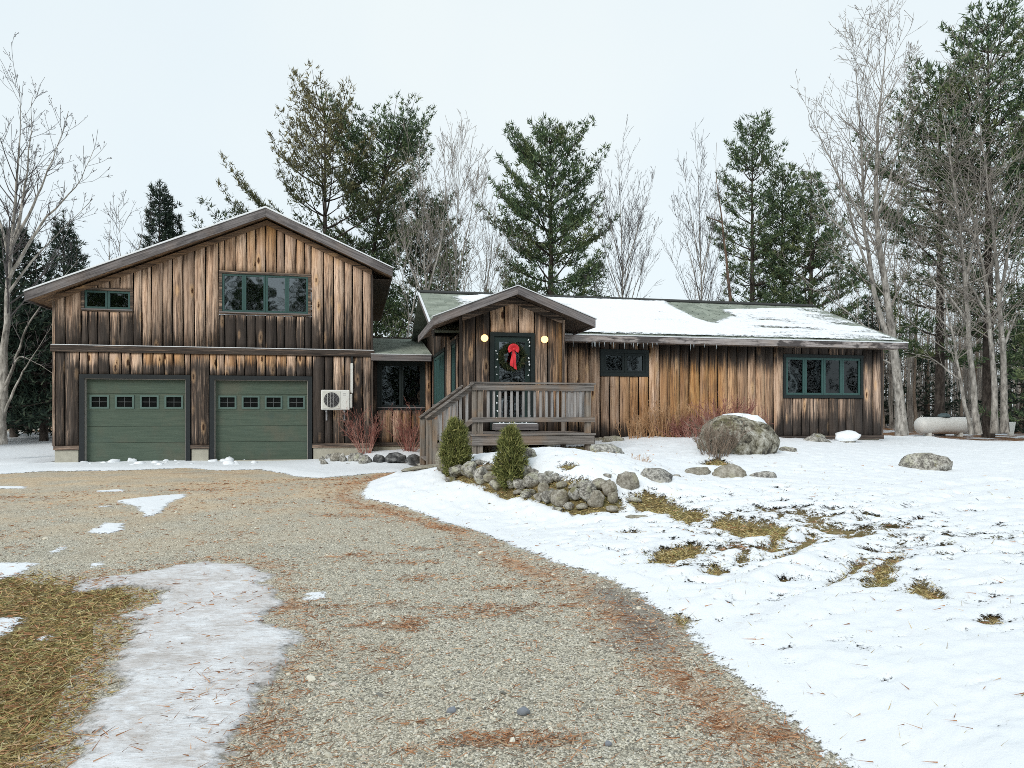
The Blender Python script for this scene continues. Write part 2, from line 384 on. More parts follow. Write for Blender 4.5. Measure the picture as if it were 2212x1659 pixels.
# ---------------------------------------------------------------- one polar sheet of vertices, fine where the camera looks
fan = np.radians(np.linspace(-43, 43, 560)); side_a = np.radians(np.linspace(43, 317, 56))[1:-1]
ANG = np.concatenate([fan, side_a]); NA = len(ANG)
RAD = np.concatenate([[0.02, 0.5, 1.0, 1.5, 1.9], np.geomspace(2.15, 32, 430), np.geomspace(34, 420, 30)]); NR = len(RAD)
AA, RR = np.meshgrid(ANG, RAD); GX = (RR*np.sin(AA)).ravel(); GY = (RR*np.cos(AA)).ravel()
BASE = height(GX, GY)
jit = lambda s, k, o=3: fbm2(GX, GY, s, o, k)
idx = np.arange(NA*NR).reshape(NR, NA); nxt = np.roll(idx, -1, axis=1)
QUADS = np.stack([idx[:-1], nxt[:-1], nxt[1:], idx[1:]], -1).reshape(-1, 4)[:, ::-1]
near = RR.ravel() < 60

def region(polys, wob=0.0, s=2.0, k=1):
    d = np.full(GX.shape, -9.0)
    for p in polys: d = np.maximum(d, sdf_poly(GX, GY, p))
    if wob: d = d + wob*jit(s, k, 4)
    return d
rad_px = RR.ravel()
yard = region([YARD]); strip = region([STRIP, LEFTW, BED])
patches = region(DRIVEP)
rag = 0.10*jit(1.6, 2) + 0.05*jit(7, 3)
bare = region(BARE)
bare_r = bare - 0.05 + 0.07*jit(4, 4, 3) + 0.05*jit(14, 5, 2)
# snow thins to speckles between the bare patches of the bank
uu = GX*CT + GY*ST; ww = -GX*ST + GY*CT
bankx = np.exp(-((GX-3.1)/2.2)**2 - ((GY-7.6)/2.4)**2)
speck = 0.16*bankx - 0.05 - 0.9*(np.clip(jit(5, 9, 2), -1, 1)*.5 + 0.75 - 0.33*bankx) + 0.25*jit(17, 10, 2)*bankx
snow_d = np.maximum(yard + rag*0.9, np.maximum(strip + rag*0.8, patches + 0.05*jit(9, 6, 3)))
holes = 0.5*(fbm2(GX*.8, GY*1.25, 3.0, 4, 81) - (0.95 - 0.52*bankx))
holes = np.maximum(holes, .4*(fbm2(GX*.8, GY*1.7, 7.0, 3, 82) - (1.0 - .62*bankx)))
speck = np.maximum(speck, np.where(yard > .25, holes, -1))
cut = np.maximum(bare_r, np.minimum(speck*0.5, 0.1))
snow_d = np.minimum(snow_d, -cut*1.0)
in_yard = np.clip(yard/0.5, 0, 1)
thick_max = 0.015 + 0.075*in_yard*np.clip((rad_px-1)/6, .6, 1) + 0.04*np.clip(strip/0.4, 0, 1)
snow_t = np.where(snow_d > 0, thick_max*(1 - np.exp(-np.maximum(snow_d, 0)/0.10)), np.maximum(snow_d*0.35, -0.03))
und = 0.022*jit(1.3, 7, 3) + 0.012*jit(5, 8, 3) + 0.005*jit(22, 12, 2)
trk = 0
for (ax, ay), (bx, by) in ((on_ground(1560,1340)[:2], on_ground(1960,1190)[:2]), (on_ground(1500,1285)[:2], on_ground(1800,1160)[:2]), (on_ground(1700,1180)[:2], on_ground(2200,1060)[:2]), (on_ground(1640,1160)[:2], on_ground(2150,1050)[:2])):
    ex, ey = bx-ax, by-ay; tt = np.clip(((GX-ax)*ex + (GY-ay)*ey)/(ex*ex+ey*ey), -0.05, 1.05); dd = np.hypot(GX-ax-tt*ex, GY-ay-tt*ey)
    trk = trk - 0.024*np.exp(-(dd/0.16)**2) + 0.022*np.exp(-((dd-0.32)/0.12)**2)
gbump = np.where(near, 0.012*jit(2.2, 20, 3) + 0.006*jit(11, 21, 2), 0)
GZ = BASE + gbump

icy = region([ICE]); ice_d = icy + 0.10*jit(3.5, 30, 4) + 0.07*fbm2(GX*.6, GY*1.6, 13, 3, 31)
ice_d = np.minimum(ice_d, 0.34 + 0.55*fbm2(GX*.7, GY*1.5, 4.5, 4, 36))
lawn = region([LAWN]); lawn_w = np.clip((lawn + 0.25*jit(2.5, 33, 3))/0.35 + 0.3, 0, 1)
drive_d = np.minimum(-(yard - 0.25), np.where(ww < 19.9, 1.0, -1.0))
drive_d = np.minimum(drive_d, np.minimum(-(strip-0.3), np.minimum(-(lawn-0.2), GX + 15.5)))
drive_d = np.where((GY > -12), drive_d, -1)
grass_w = np.maximum(lawn_w, np.clip((bare + 0.15)/0.15, 0, 1))
grass_w = np.maximum(grass_w, np.clip(yard/0.15, 0, 1)*0.8)
needles = np.clip(1 - np.abs(yard + 0.28)/0.4, 0, 1)*np.clip(0.75 + 0.6*jit(2.5, 41), 0, 1) + np.clip(1 - np.abs(icy + 0.1)/0.3, 0, 1)*0.55
needles = needles + np.clip((GY-9)/6, 0, 1)*0.42*np.clip(0.8+0.7*jit(.9, 42), 0, 1) + 0.75*np.clip(fbm2(GX*.55, GY*1.5, 2.2, 4, 43)*2.2 - 0.38, 0, 1)
forest = np.clip((RR.ravel()-27)/4, 0, 1)*np.where(GX > 5, 1, .6)
xc = np.interp(GY, [0, 3, 6, 10, 15], [.5, .35, -.5, -1.6, -4.0]); band = np.exp(-((GX-xc + .35*jit(.8, 47))/np.interp(GY, [0, 6, 12], [.9, 1.3, 1.6]))**2)*np.clip((13-GY)/5, 0, 1)
wet = np.clip((sdf_poly(GX, GY, gpoly([(1290,1262),(1370,1300),(1420,1335),(1470,1375),(1480,1405),(1420,1420),(1360,1400),(1330,1340)])) + .18 + .15*jit(3, 48))/.3, 0, 1)
masks = np.c_[np.clip(grass_w, 0, 1), np.clip(needles, 0, 1), np.clip(forest, 0, 1)]

# ---------------------------------------------------------------- ground materials
t = NT('gravel'); v = t.coord('Object'); m = t.n('ShaderNodeSeparateColor'); t.put(m.inputs[0], t.attr('mask', 'Color'))
cell = t.vor(v, 95, 'Color'); cd = t.vor(v, 95, 'Distance'); sx = t.n('ShaderNodeSeparateColor'); t.put(sx.inputs[0], cell)
cell2 = t.n('ShaderNodeSeparateColor'); t.put(cell2.inputs[0], t.vor(v, 40, 'Color'))
peb = t.ramp(sx.outputs[0], [(0.0, (0.25, 0.235, 0.19)), (0.25, (0.48, 0.45, 0.36)), (0.55, (0.65, 0.61, 0.495)), (0.8, (0.76, 0.715, 0.595)), (0.95, (0.84, 0.81, 0.72))], 'CONSTANT')
big = t.noise(v, 0.45, 3)
tanr = t.ramp(t.math('ADD', t.math('MULTIPLY', sx.outputs[1], 0.5), t.math('MULTIPLY', cell2.outputs[0], 0.5)), [(0.2, (0.47, 0.345, 0.22)), (0.5, (0.70, 0.545, 0.365)), (0.8, (0.84, 0.71, 0.52))])
yy = t.n('ShaderNodeSeparateXYZ'); t.put(yy.inputs[0], v)
far = t.step(yy.outputs[1], 6.0, 13.0)
tf = t.math('MULTIPLY', t.math('ADD', t.math('MULTIPLY', far, 0.62), 0.22), t.step(t.math('ADD', t.noise(v, 1.1, 4), t.math('MULTIPLY', big, 0.4)), 0.55, 0.85))
tf = t.math('ADD', tf, t.math('MULTIPLY', far, 0.3), clamp=True); tf = t.math('MULTIPLY', tf, t.math('SUBTRACT', 1.0, t.math('MULTIPLY', t.attr('band'), 0.75)))
col = t.mix(tf, peb, tanr)
ndl = t.noise(t.map(v, (14, 60, 14), rot=(0, 0, 0.4)), 1.0, 4, 0.6, 1.5)
nm = t.math('MULTIPLY', t.step(t.math('ADD', m.outputs[1], t.math('MULTIPLY', t.math('SUBTRACT', ndl, 0.5), 1.4)), 0.5, 0.95), 0.7)
col = t.mix(nm, col, t.ramp(ndl, [(0.3, (0.20, 0.09, 0.045)), (0.5, (0.50, 0.26, 0.13)), (0.7, (0.66, 0.42, 0.24))]))
col = t.mix(t.math('MULTIPLY', t.math('SUBTRACT', 1.0, t.step(t.vor(v, 95, 'Distance', 'DISTANCE_TO_EDGE'), 0.0, 0.12)), 0.5), col, (0.13, 0.115, 0.09))
wet_ = t.attr('wet'); col = t.mix(t.math('MULTIPLY', wet_, 0.62), col, (0.13, 0.115, 0.115)); col = t.mix(t.math('MULTIPLY', t.step(t.noise(v, .9, 4, .65), .5, .66), .12), col, (.17, .15, .12))
M_GRAVEL = t.pbr(col, t.math('SUBTRACT', 0.9, t.math('MULTIPLY', wet_, 0.45)), t.bump(t.math('SUBTRACT', 1.0, cd), 0.7, 0.012), 0.2)

t = NT('soil and dead grass'); v = t.coord('Object'); m = t.n('ShaderNodeSeparateColor'); t.put(m.inputs[0], t.attr('mask', 'Color'))
fib = t.noise(t.map(v, (40, 40, 40)), 1.0, 4, 0.65, 2.5); lo = t.noise(v, 1.4, 4)
gr = t.ramp(t.math('ADD', t.math('MULTIPLY', fib, 0.75), t.math('MULTIPLY', lo, 0.25)), [(0.3, (0.06, 0.045, 0.02)), (0.45, (0.20, 0.155, 0.072)), (0.58, (0.35, 0.275, 0.13)), (0.72, (0.50, 0.41, 0.23))])
gr = t.mix(t.math('MULTIPLY', t.step(lo, 0.5, 0.68), 0.6), gr, (0.19, 0.21, 0.075))
fl = t.ramp(fib, [(0.3, (0.05, 0.028, 0.015)), (0.5, (0.22, 0.11, 0.05)), (0.7, (0.36, 0.20, 0.10))])
fl = t.mix(t.step(t.noise(v, 0.7, 5, 0.65), 0.5, 0.56), fl, (0.74, 0.78, 0.82))
col = t.mix(m.outputs[2], gr, fl)
M_SOIL = t.pbr(col, 0.95, t.bump(fib, 0.8, 0.03), 0.15)

t = NT('snow'); v = t.coord('Object')
n1 = t.noise(v, 6, 5, 0.6); n2 = t.noise(v, 70, 3)
col = t.mix(n1, (0.80, 0.845, 0.885), (0.90, 0.915, 0.93))
dirt = t.math('MULTIPLY', t.step(t.noise(t.map(v, (30, 60, 30)), 1.0, 3, 0.7), 0.66, 0.76), 0.35)
col = t.mix(dirt, col, (0.45, 0.40, 0.34))
M_SNOW = t.pbr(col, 0.55, t.bump(t.math('ADD', n1, t.math('MULTIPLY', n2, 0.25)), 0.35, 0.03), 0.25)
def thinning(base, name, amp, lo, hi, s1=14, s2=60):
    """the same cover wearing out into specks towards its rim, where it is only a dusting"""
    m2 = base.copy(); m2.name = name; q = NT.__new__(NT); q.m = m2; q.t = m2.node_tree
    out = [x for x in q.t.nodes if x.type == 'OUTPUT_MATERIAL'][0]; sh = out.inputs[0].links[0].from_socket
    v_ = q.coord('Object'); nn_ = q.math('ADD', q.math('MULTIPLY', q.noise(v_, s1, 5, .7), .6), q.math('MULTIPLY', q.noise(v_, s2, 3, .7), .4))
    a = q.step(q.math('ADD', q.attr('cover'), q.math('MULTIPLY', q.math('SUBTRACT', nn_, .5), amp)), lo, hi)
    tr2 = q.n('ShaderNodeBsdfTransparent'); mx = q.n('ShaderNodeMixShader'); q.put(mx.inputs[0], a); q.t.links.new(tr2.outputs[0], mx.inputs[1]); q.t.links.new(sh, mx.inputs[2]); q.t.links.new(mx.outputs[0], out.inputs[0])
    return m2
M_SNOWT = thinning(M_SNOW, 'snow thinning at its rim', .5, .02, .07)
t = NT('ice'); v = t.coord('Object')
n1 = t.noise(v, 2.2, 5, 0.65); n2 = t.noise(t.map(v, (9, 24, 9)), 1.0, 4, 0.7, 1.0)
col = t.ramp(t.math('ADD', t.math('MULTIPLY', n1, 0.55), t.math('MULTIPLY', n2, 0.45)), [(0.33, (0.44, 0.395, 0.36)), (0.45, (0.62, 0.59, 0.57)), (0.53, (0.74, 0.735, 0.74)), (0.63, (0.88, 0.90, 0.92))])
deb = t.math('MULTIPLY', t.step(t.noise(t.map(v, (16, 40, 16)), 1.0, 4, 0.75), 0.585, 0.70), 0.8)
col = t.mix(deb, col, (0.30, 0.20, 0.13))
M_ICE = t.pbr(col, 0.38, t.bump(n2, 0.5, 0.02), 0.4)
M_ICET = thinning(M_ICE, 'ice thinning at its rim', .42, -.05, .10, 9, 34)

def sheet(name, sel, Z, mat, extra=None):
    q = QUADS[sel]; used = np.unique(q); mp = np.full(NA*NR, -1, np.int64); mp[used] = np.arange(len(used))
    me = mesh_np(name, np.c_[GX[used], GY[used], Z[used]], [mp[q]], mat, True, {k: a[used] for k, a in (extra or {}).items()})
    return link(name, me)
dq = drive_d[QUADS].mean(1) > 0
tag(sheet('driveway', dq, GZ, M_GRAVEL, {'mask': masks, 'band': band, 'wet': wet}), kind='structure')
tag(sheet('ground', ~dq, GZ, M_SOIL, {'mask': masks}), kind='structure')
SNOWZ = BASE + gbump*0.5 + snow_t + np.where(near, und*np.clip(snow_d/0.2 + .2, .2, 1)*(0.35 + 0.65*in_yard), 0) + trk*in_yard
house_in = (ww > 20.0) & (ww < 30) & (uu > -7.3) & (uu < 2.0) | (ww > 16.6) & (ww < 24) & (uu > 2.2) & (uu < 13.7)
snow_d = np.where(house_in, -1, snow_d)
sq = (snow_d[QUADS] > -0.09).any(1) & (RR.ravel()[QUADS].max(1) < 200)
tag(sheet('snow', sq, np.where(snow_d > -0.09, SNOWZ, BASE - .04), M_SNOWT, {'cover': snow_d}), 'thin patchy white snow lying over the yard and along the drive', 'snow', kind='stuff')
ICEZ = BASE + gbump*0.4 + np.where(ice_d > 0, 0.024*(1 - np.exp(-np.maximum(ice_d, 0)/0.05)), np.maximum(ice_d*0.3, -0.03)) + 0.005*jit(6, 35, 3)
iq = (ice_d[QUADS] > -0.06).any(1)
tag(sheet('ice', iq, ICEZ, M_ICET, {'cover': ice_d}), 'grey trodden ice sheet on the near side of the gravel drive', 'ice', kind='stuff')

def surf(x, y):
    """height of whatever lies on top at a point near the camera (ground or snow), by nearest vertex"""
    a = np.arctan2(x, y); r = np.hypot(x, y)
    i = np.clip(np.searchsorted(RAD, r), 0, NR-1); j = np.clip(np.round((a - fan[0])/(fan[1]-fan[0])).astype(int), 0, len(fan)-1)
    k = i*NA + j
    return k
TOPZ = np.maximum(np.maximum(GZ, np.where(snow_d > 0, SNOWZ, -9)), np.where(ice_d > 0, ICEZ, -9))

# ---------------------------------------------------------------- loose cover: gravel stones, fallen needles, dead grass (nobody could count it)
def fan_pts(n, r0, r1, a=41, pw=1.0):
    ang = np.radians(R.uniform(-a, a, n)); r = r0*(r1/r0)**(R.random(n)**pw)
    return r*np.sin(ang), r*np.cos(ang)

def scatter_stones(name, x, y, z, size, mat):
    me = bpy.data.meshes.new(name); n = len(x)
    me.vertices.add(n); me.vertices.foreach_set('co', np.c_[x, y, z].astype(np.float32).ravel())
    at = me.attributes.new('size', 'FLOAT_VECTOR', 'POINT')
    at.data.foreach_set('vector', (size[:, None]*R.uniform([.7, .7, .45], [1.5, 1.2, .85], (n, 3))).astype(np.float32).ravel())
    at = me.attributes.new('turn', 'FLOAT_VECTOR', 'POINT'); at.data.foreach_set('vector', (R.random((n, 3))*[.6, .6, 6.28]).astype(np.float32).ravel())
    o = link(name, me)
    g = bpy.data.node_groups.new(name, 'GeometryNodeTree')
    g.interface.new_socket('Geometry', in_out='INPUT', socket_type='NodeSocketGeometry'); g.interface.new_socket('Geometry', in_out='OUTPUT', socket_type='NodeSocketGeometry')
    gi = g.nodes.new('NodeGroupInput'); go = g.nodes.new('NodeGroupOutput'); ip = g.nodes.new('GeometryNodeInstanceOnPoints')
    ic = g.nodes.new('GeometryNodeMeshIcoSphere'); ic.inputs['Radius'].default_value = 1; ic.inputs['Subdivisions'].default_value = 1
    sm = g.nodes.new('GeometryNodeSetMaterial'); sm.inputs['Material'].default_value = mat
    a1 = g.nodes.new('GeometryNodeInputNamedAttribute'); a1.data_type = 'FLOAT_VECTOR'; a1.inputs[0].default_value = 'size'
    a2 = g.nodes.new('GeometryNodeInputNamedAttribute'); a2.data_type = 'FLOAT_VECTOR'; a2.inputs[0].default_value = 'turn'
    L_ = g.links.new
    L_(gi.outputs[0], ip.inputs['Points']); L_(ic.outputs[0], sm.inputs[0]); L_(sm.outputs[0], ip.inputs['Instance'])
    L_(a1.outputs[0], ip.inputs['Scale']); L_(a2.outputs[0], ip.inputs['Rotation']); L_(ip.outputs[0], go.inputs[0])
    md = o.modifiers.new('scatter', 'NODES'); md.node_group = g
    return o
t = NT('gravel stone'); rr = t.rand()
col = t.ramp(rr, [(0.0, (0.14, 0.14, 0.13)), (0.2, (0.46, 0.435, 0.355)), (0.5, (0.66, 0.62, 0.51)), (0.75, (0.80, 0.76, 0.64)), (0.92, (0.42, 0.31, 0.21)), (1.0, (0.82, 0.79, 0.72))])
M_STONE = t.pbr(col, 0.85, None, 0.25)
x, y = fan_pts(70000, 2.6, 12.5, pw=0.9); k = surf(x, y)
ok = (drive_d[k] > -0.05) & (ice_d[k] < -0.02) & (snow_d[k] < -0.01) & (lawn[k] < -0.05) & (R.random(len(k)) > 0.35*masks[k, 1] + .5*wet[k])
x, y, k = x[ok], y[ok], k[ok]
sz = 0.0035 + 0.0065*R.random(len(x))**2.2; sz[R.random(len(x)) < 0.004] *= 3.0
tag(scatter_stones('gravel', x, y, GZ[k] + sz*0.15, sz, M_STONE), 'loose grey and tan gravel stones covering the drive', 'gravel', kind='stuff')

def slivers(name, P, D, L, Wd, mat):
    """one thin triangle per blade: base at P, pointing along D"""
    D = D/np.linalg.norm(D, axis=1, keepdims=True); s = np.cross(D, R.normal(size=D.shape)); s /= np.linalg.norm(s, axis=1, keepdims=True) + 1e-9
    V = np.stack([P - s*Wd[:, None]/2, P + s*Wd[:, None]/2, P + D*L[:, None]], 1).reshape(-1, 3)
    return link(name, mesh_np(name, V, [np.arange(len(V)).reshape(-1, 3)], mat))
t = NT('fallen needles'); M_NEEDLE = t.pbr(t.ramp(t.island(), [(0, (0.16, 0.075, 0.04)), (0.4, (0.42, 0.20, 0.10)), (0.75, (0.56, 0.31, 0.175)), (1, (0.64, 0.48, 0.31))]), 0.8, None, 0.2)
x, y = fan_pts(230000, 2.4, 15, pw=0.85); k = surf(x, y)
cl = fbm2(x*.6, y*1.5, 2.2, 4, 43)
p = masks[k, 1]*0.42 + np.clip(cl*2.4 - 0.45, 0, .8)*0.55 + 0.03
p = np.where(snow_d[k] > 0.02, 0.004, p); p = np.where(ice_d[k] > 0, 0.10*np.clip(fbm2(x, y, 3, 3, 50)*2, 0, 1), p); p = np.where(lawn[k] > 0.1, 0.25, p)
ok = R.random(len(x)) < p; x, y, k = x[ok], y[ok], k[ok]; n = len(x)
az = R.uniform(0, 6.28, n)*0.6 + 0.3
slv = slivers('fallen_needles', np.c_[x, y, TOPZ[k] + 0.004 + 0.012*R.random(n)], np.c_[np.cos(az), np.sin(az), R.normal(0, .16, n)], R.uniform(.04, .10, n), R.uniform(.0025, .0055, n)*(1 + GY[k]/8), M_NEEDLE)
tag(slv, 'drifts of orange brown pine needles strewn over the gravel', 'needles', kind='stuff')

t = NT('dead grass'); M_GRASS = t.pbr(t.ramp(t.island(), [(0, (0.13, 0.095, 0.04)), (0.35, (0.42, 0.31, 0.13)), (0.65, (0.64, 0.50, 0.235)), (0.85, (0.33, 0.34, 0.12)), (1, (0.74, 0.64, 0.40))]), 0.8, None, 0.2)
x, y = fan_pts(300000, 2.4, 13.5, pw=0.9); k = surf(x, y)
p = np.clip((lawn[k] + 0.1)/0.3, 0, 1)*(ice_d[k] < 0)*(0.65 + .35*fbm2(x, y, 3, 2, 70))
p = np.maximum(p, np.clip((bare[k] + 0.05)/0.12, 0, 1)*(yard[k] > 0)); p = np.where((snow_d[k] > -0.005) & (lawn[k] > -.1), 0, p)
p = np.maximum(p, np.where((yard[k] > 0.05) & (snow_d[k] > 0), 0.004 + 0.06*bankx[k]*np.clip(fbm2(x, y, 4, 2, 71), 0, 1), 0))
ok = R.random(len(x)) < p; x, y, k = x[ok], y[ok], k[ok]; n = len(x)
az = R.uniform(0, 6.28, n); lie = np.where(snow_d[k] > 0, R.uniform(.2, 1.2, n), R.uniform(.05, .55, n))
gl = slivers('dead_grass', np.c_[x, y, np.where(snow_d[k] > 0, SNOWZ[k]-.01, GZ[k])], np.c_[np.cos(az), np.sin(az), lie], R.uniform(.035, .09, n), np.where(snow_d[k] > 0, .6, 1)*R.uniform(.0035, .007, n)*(1 + GY[k]/9), M_GRASS)
tag(gl, 'matted olive and straw dead grass in bare patches and poking from snow', 'grass', kind='stuff')
# ---------------------------------------------------------------- house materials
M_BOARD = wood_mat('weathered pine board', 'z')
M_TRIM = wood_mat('dark weathered trim', 'x', base_weather=0.72, knots=False)
M_TRIMZ = wood_mat('dark weathered upright trim', 'z', base_weather=0.72, knots=False)
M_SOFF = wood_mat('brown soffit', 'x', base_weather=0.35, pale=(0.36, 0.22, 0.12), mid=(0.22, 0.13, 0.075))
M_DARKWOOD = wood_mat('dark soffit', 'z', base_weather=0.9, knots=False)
M_GREYX = grey_wood('grey fascia', 'x', a=(0.055, 0.05, 0.052), b=(0.17, 0.155, 0.155), c=(0.27, 0.25, 0.25), warm=.15)
M_EAVE = grey_wood('mottled eave board', 'x', a=(0.06, 0.05, 0.05), b=(0.30, 0.265, 0.255), c=(0.46, 0.42, 0.40), warm=.2, blotch=.85)
GW_ = dict(a=(0.055, 0.05, 0.052), b=(0.17, 0.155, 0.155), c=(0.27, 0.25, 0.25), warm=.15, blotch=.35)
M_RAKEL = grey_wood('grey rake rising', 'x', rot=math.atan(.42), **GW_); M_RAKER = grey_wood('grey rake falling', 'x', rot=-math.atan(.42), **GW_)
M_GREYY = grey_wood('grey fascia returning', 'y', a=(0.055, 0.05, 0.052), b=(0.17, 0.155, 0.155), c=(0.27, 0.25, 0.25), warm=.15)
M_BACK = plain('gap behind boards', (0.010, 0.009, 0.008), 0.95, 0.1)
M_CONC = plain('pale concrete', (0.42, 0.40, 0.33), 0.9, 0.2, 0.25, 7, bump=.3)
M_GREEN = plain('dark green frame paint', (0.034, 0.085, 0.078), 0.5, 0.4, 0.25, 14)
M_DOORG = plain('dark green door paint', (0.012, 0.028, 0.024), 0.45, 0.4, 0.2, 14)
M_DARKFR = plain('black green casing', (0.012, 0.019, 0.019), 0.6, 0.3, 0.3, 14)
M_ROOM = plain('unlit room', (0.006, 0.006, 0.006), 0.95, 0.0)
M_DRIP = plain('white drip edge', (0.72, 0.74, 0.76), 0.5, 0.4)

t = NT('window glass'); v = t.coord('Object')
nb = t.bump(t.noise(v, 1.4, 2, 0.5), 0.10, 0.10)
gl_ = t.n('ShaderNodeBsdfGlossy'); t.put(gl_.inputs['Roughness'], 0.03); t.put(gl_.inputs['Color'], (0.9, 0.95, 1.0)); t.put(gl_.inputs['Normal'], nb)
tr_ = t.n('ShaderNodeBsdfTransparent'); t.put(tr_.inputs[0], (0.55, 0.6, 0.6))
fr = t.n('ShaderNodeFresnel'); t.put(fr.inputs[0], 1.75)
ms = t.n('ShaderNodeMixShader'); t.put(ms.inputs[0], t.math('MULTIPLY', fr.outputs[0], 1.9, clamp=True)); t.t.links.new(tr_.outputs[0], ms.inputs[1]); t.t.links.new(gl_.outputs[0], ms.inputs[2])
t.t.links.new(ms.outputs[0], t.out.inputs[0]); M_GLASS = t.m
M_GLASS_T = t.m.copy(); M_GLASS_T.name = 'low reflection window glass'  # glass copy, mirror tint darkened to dull reflections; no screen modelled
for x in M_GLASS_T.node_tree.nodes:
    if x.type == 'BSDF_GLOSSY': x.inputs[0].default_value = (.32, .35, .37, 1)
    if x.type == 'BSDF_TRANSPARENT': x.inputs[0].default_value = (.62, .66, .66, 1)

t = NT('garage door paint'); v = objvec(t)
g1 = t.noise(t.map(v, (1.6, 20, 26)), 1.0, 5, 0.65, 0.6); lo = t.noise(v, 1.1, 4, 0.6)
col = t.ramp(g1, [(0.28, (0.055, 0.082, 0.060)), (0.5, (0.076, 0.106, 0.078)), (0.72, (0.098, 0.130, 0.097))])
col = t.mix(t.math('MULTIPLY', t.step(lo, 0.5, 0.72), 0.55), col, (0.125, 0.118, 0.086))
col = t.mix(t.math('MULTIPLY', t.step(t.noise(v, 2.3, 3), 0.55, 0.75), 0.3), col, (0.055, 0.092, 0.090))
M_GDOOR = t.pbr(col, 0.65, t.bump(g1, 0.35, 0.006), 0.3)

t = NT('green asphalt shingle'); v = t.coord('Object')
c = t.n('ShaderNodeSeparateColor'); t.put(c.inputs[0], t.vor(t.map(v, (4.2, 4.4, 0.0)), 1.0, 'Color', rand=0.35)); nz = t.noise(v, 40, 3, 0.7); lo = t.noise(v, 1.2, 3)
col = t.mix(c.outputs[0], (0.17, 0.205, 0.17), (0.34, 0.38, 0.325)); col = t.mix(t.math('MULTIPLY', nz, 0.5), col, (0.36, 0.39, 0.34))
col = t.mix(t.math('MULTIPLY', t.step(lo, .5, .7), .3), col, (0.20, 0.21, 0.18))
M_SHING = t.pbr(col, 0.95, t.bump(nz, 0.5, 0.01), 0.15)

# ---------------------------------------------------------------- the house: root, walls of boards, windows
HX, HW = 3.0, 17.0
house = empty('house', HUW(HX, HW, 0), TH)
tag(house, 'low rustic house of weathered vertical boards with attached two door gable garage', 'house')
OFF = (-HX, -HW, 0)
def part(mb, name, mat, smooth=False, bevel=0): return mb.build(name, mat, house, OFF, smooth=smooth, bevel=bevel)

def board(place, a0, a1, zb, zt0, zt1, d0, th, wf, of, name='board', mat=None):
    ns = 6; V = []; Wv = []; Ov = []
    b0 = rnd.uniform(0, 9); b1 = rnd.uniform(0, 9); wob = 0.006
    for i in range(ns+1):
        f_ = i/ns
        aL = a0 + wob*math.sin(b0 + f_*5.3) + rnd.uniform(-.002, .002); aR = a1 + wob*math.sin(b1 + f_*4.7) + rnd.uniform(-.002, .002)
        zL = zb + (zt0-zb)*f_; zR = zb + (zt1-zb)*f_
        V += [place(aL, d0, zL), place(aL, d0+th, zL), place(aR, d0+th, zR), place(aR, d0, zR)]
        for z_, a_ in ((zL, aL), (zL, aL), (zR, aR), (zR, aR)): Wv.append(wf(a_, z_)); Ov.append(of(a_, z_))
    Fc = []
    for i in range(ns):
        o = i*4; p = o + 4
        Fc += [(o, o+1, p+1, p), (o+1, o+2, p+2, p+1), (o+2, o+3, p+3, p+2)]
    Fc += [(0, 3, 2, 1), (ns*4, ns*4+1, ns*4+2, ns*4+3)]
    me = mesh_np(name, V, [np.array(Fc)], mat or M_BOARD, False, {'weather_shade': np.array(Wv), 'orange': np.array(Ov)})
    return link(name, me, house, OFF)

def wall(place, a0, a1, zb, ztop, openings, wf, of, width=0.252, edges=None, backdepth=0.0):
    """boards from a0 to a1, split round openings (l, r, bottom, top); ztop(a) is the top edge"""
    n = max(1, round((a1-a0)/width)); E_ = [a0 + (a1-a0)*i/n + (rnd.uniform(-.03, .03) if 0 < i < n else 0) for i in range(n+1)]
    for l, r, b, tp in openings:
        for e in (l, r):
            if a0 < e < a1:
                j = min(range(1, n), key=lambda q: abs(E_[q]-e)); E_[j] = e
    E_ = sorted(set(E_)); back = MB()
    for i in range(len(E_)-1):
        l, r = E_[i], E_[i+1]
        if r - l < 0.05: continue
        spans = [(zb, None)]
        for ol, orr, ob, ot in openings:
            if ol - 1e-4 <= l and r <= orr + 1e-4:
                s0, s1 = spans.pop(); nb_ = []
                if ob > s0 + .05: nb_.append((s0, ob))
                nb_.append((ot, s1)); spans += nb_
        pr = rnd.choice((0.004, 0.010, 0.018)); g = 0.015
        for s0, s1 in spans:
            t0, t1 = (ztop(l), ztop(r)) if s1 is None else (s1, s1)
            if min(t0, t1) - s0 < 0.04: continue
            board(place, l + g, r - g, s0, t0, t1, pr, 0.022, wf, of)
            v = [place(l, 0, s0), place(r, 0, s0), place(r, 0, t1), place(l, 0, t0)]; back.add(v, [(0, 1, 2, 3)])
    o = part(back, 'wall', M_BACK); return o

lerp = lambda a, b, x: a + (b-a)*max(0, min(1, x))
def wobble(a, k, s=1.0): return s*float(vnoise(np.array([[a*2.7+k, k*1.7, .5]]))[0])

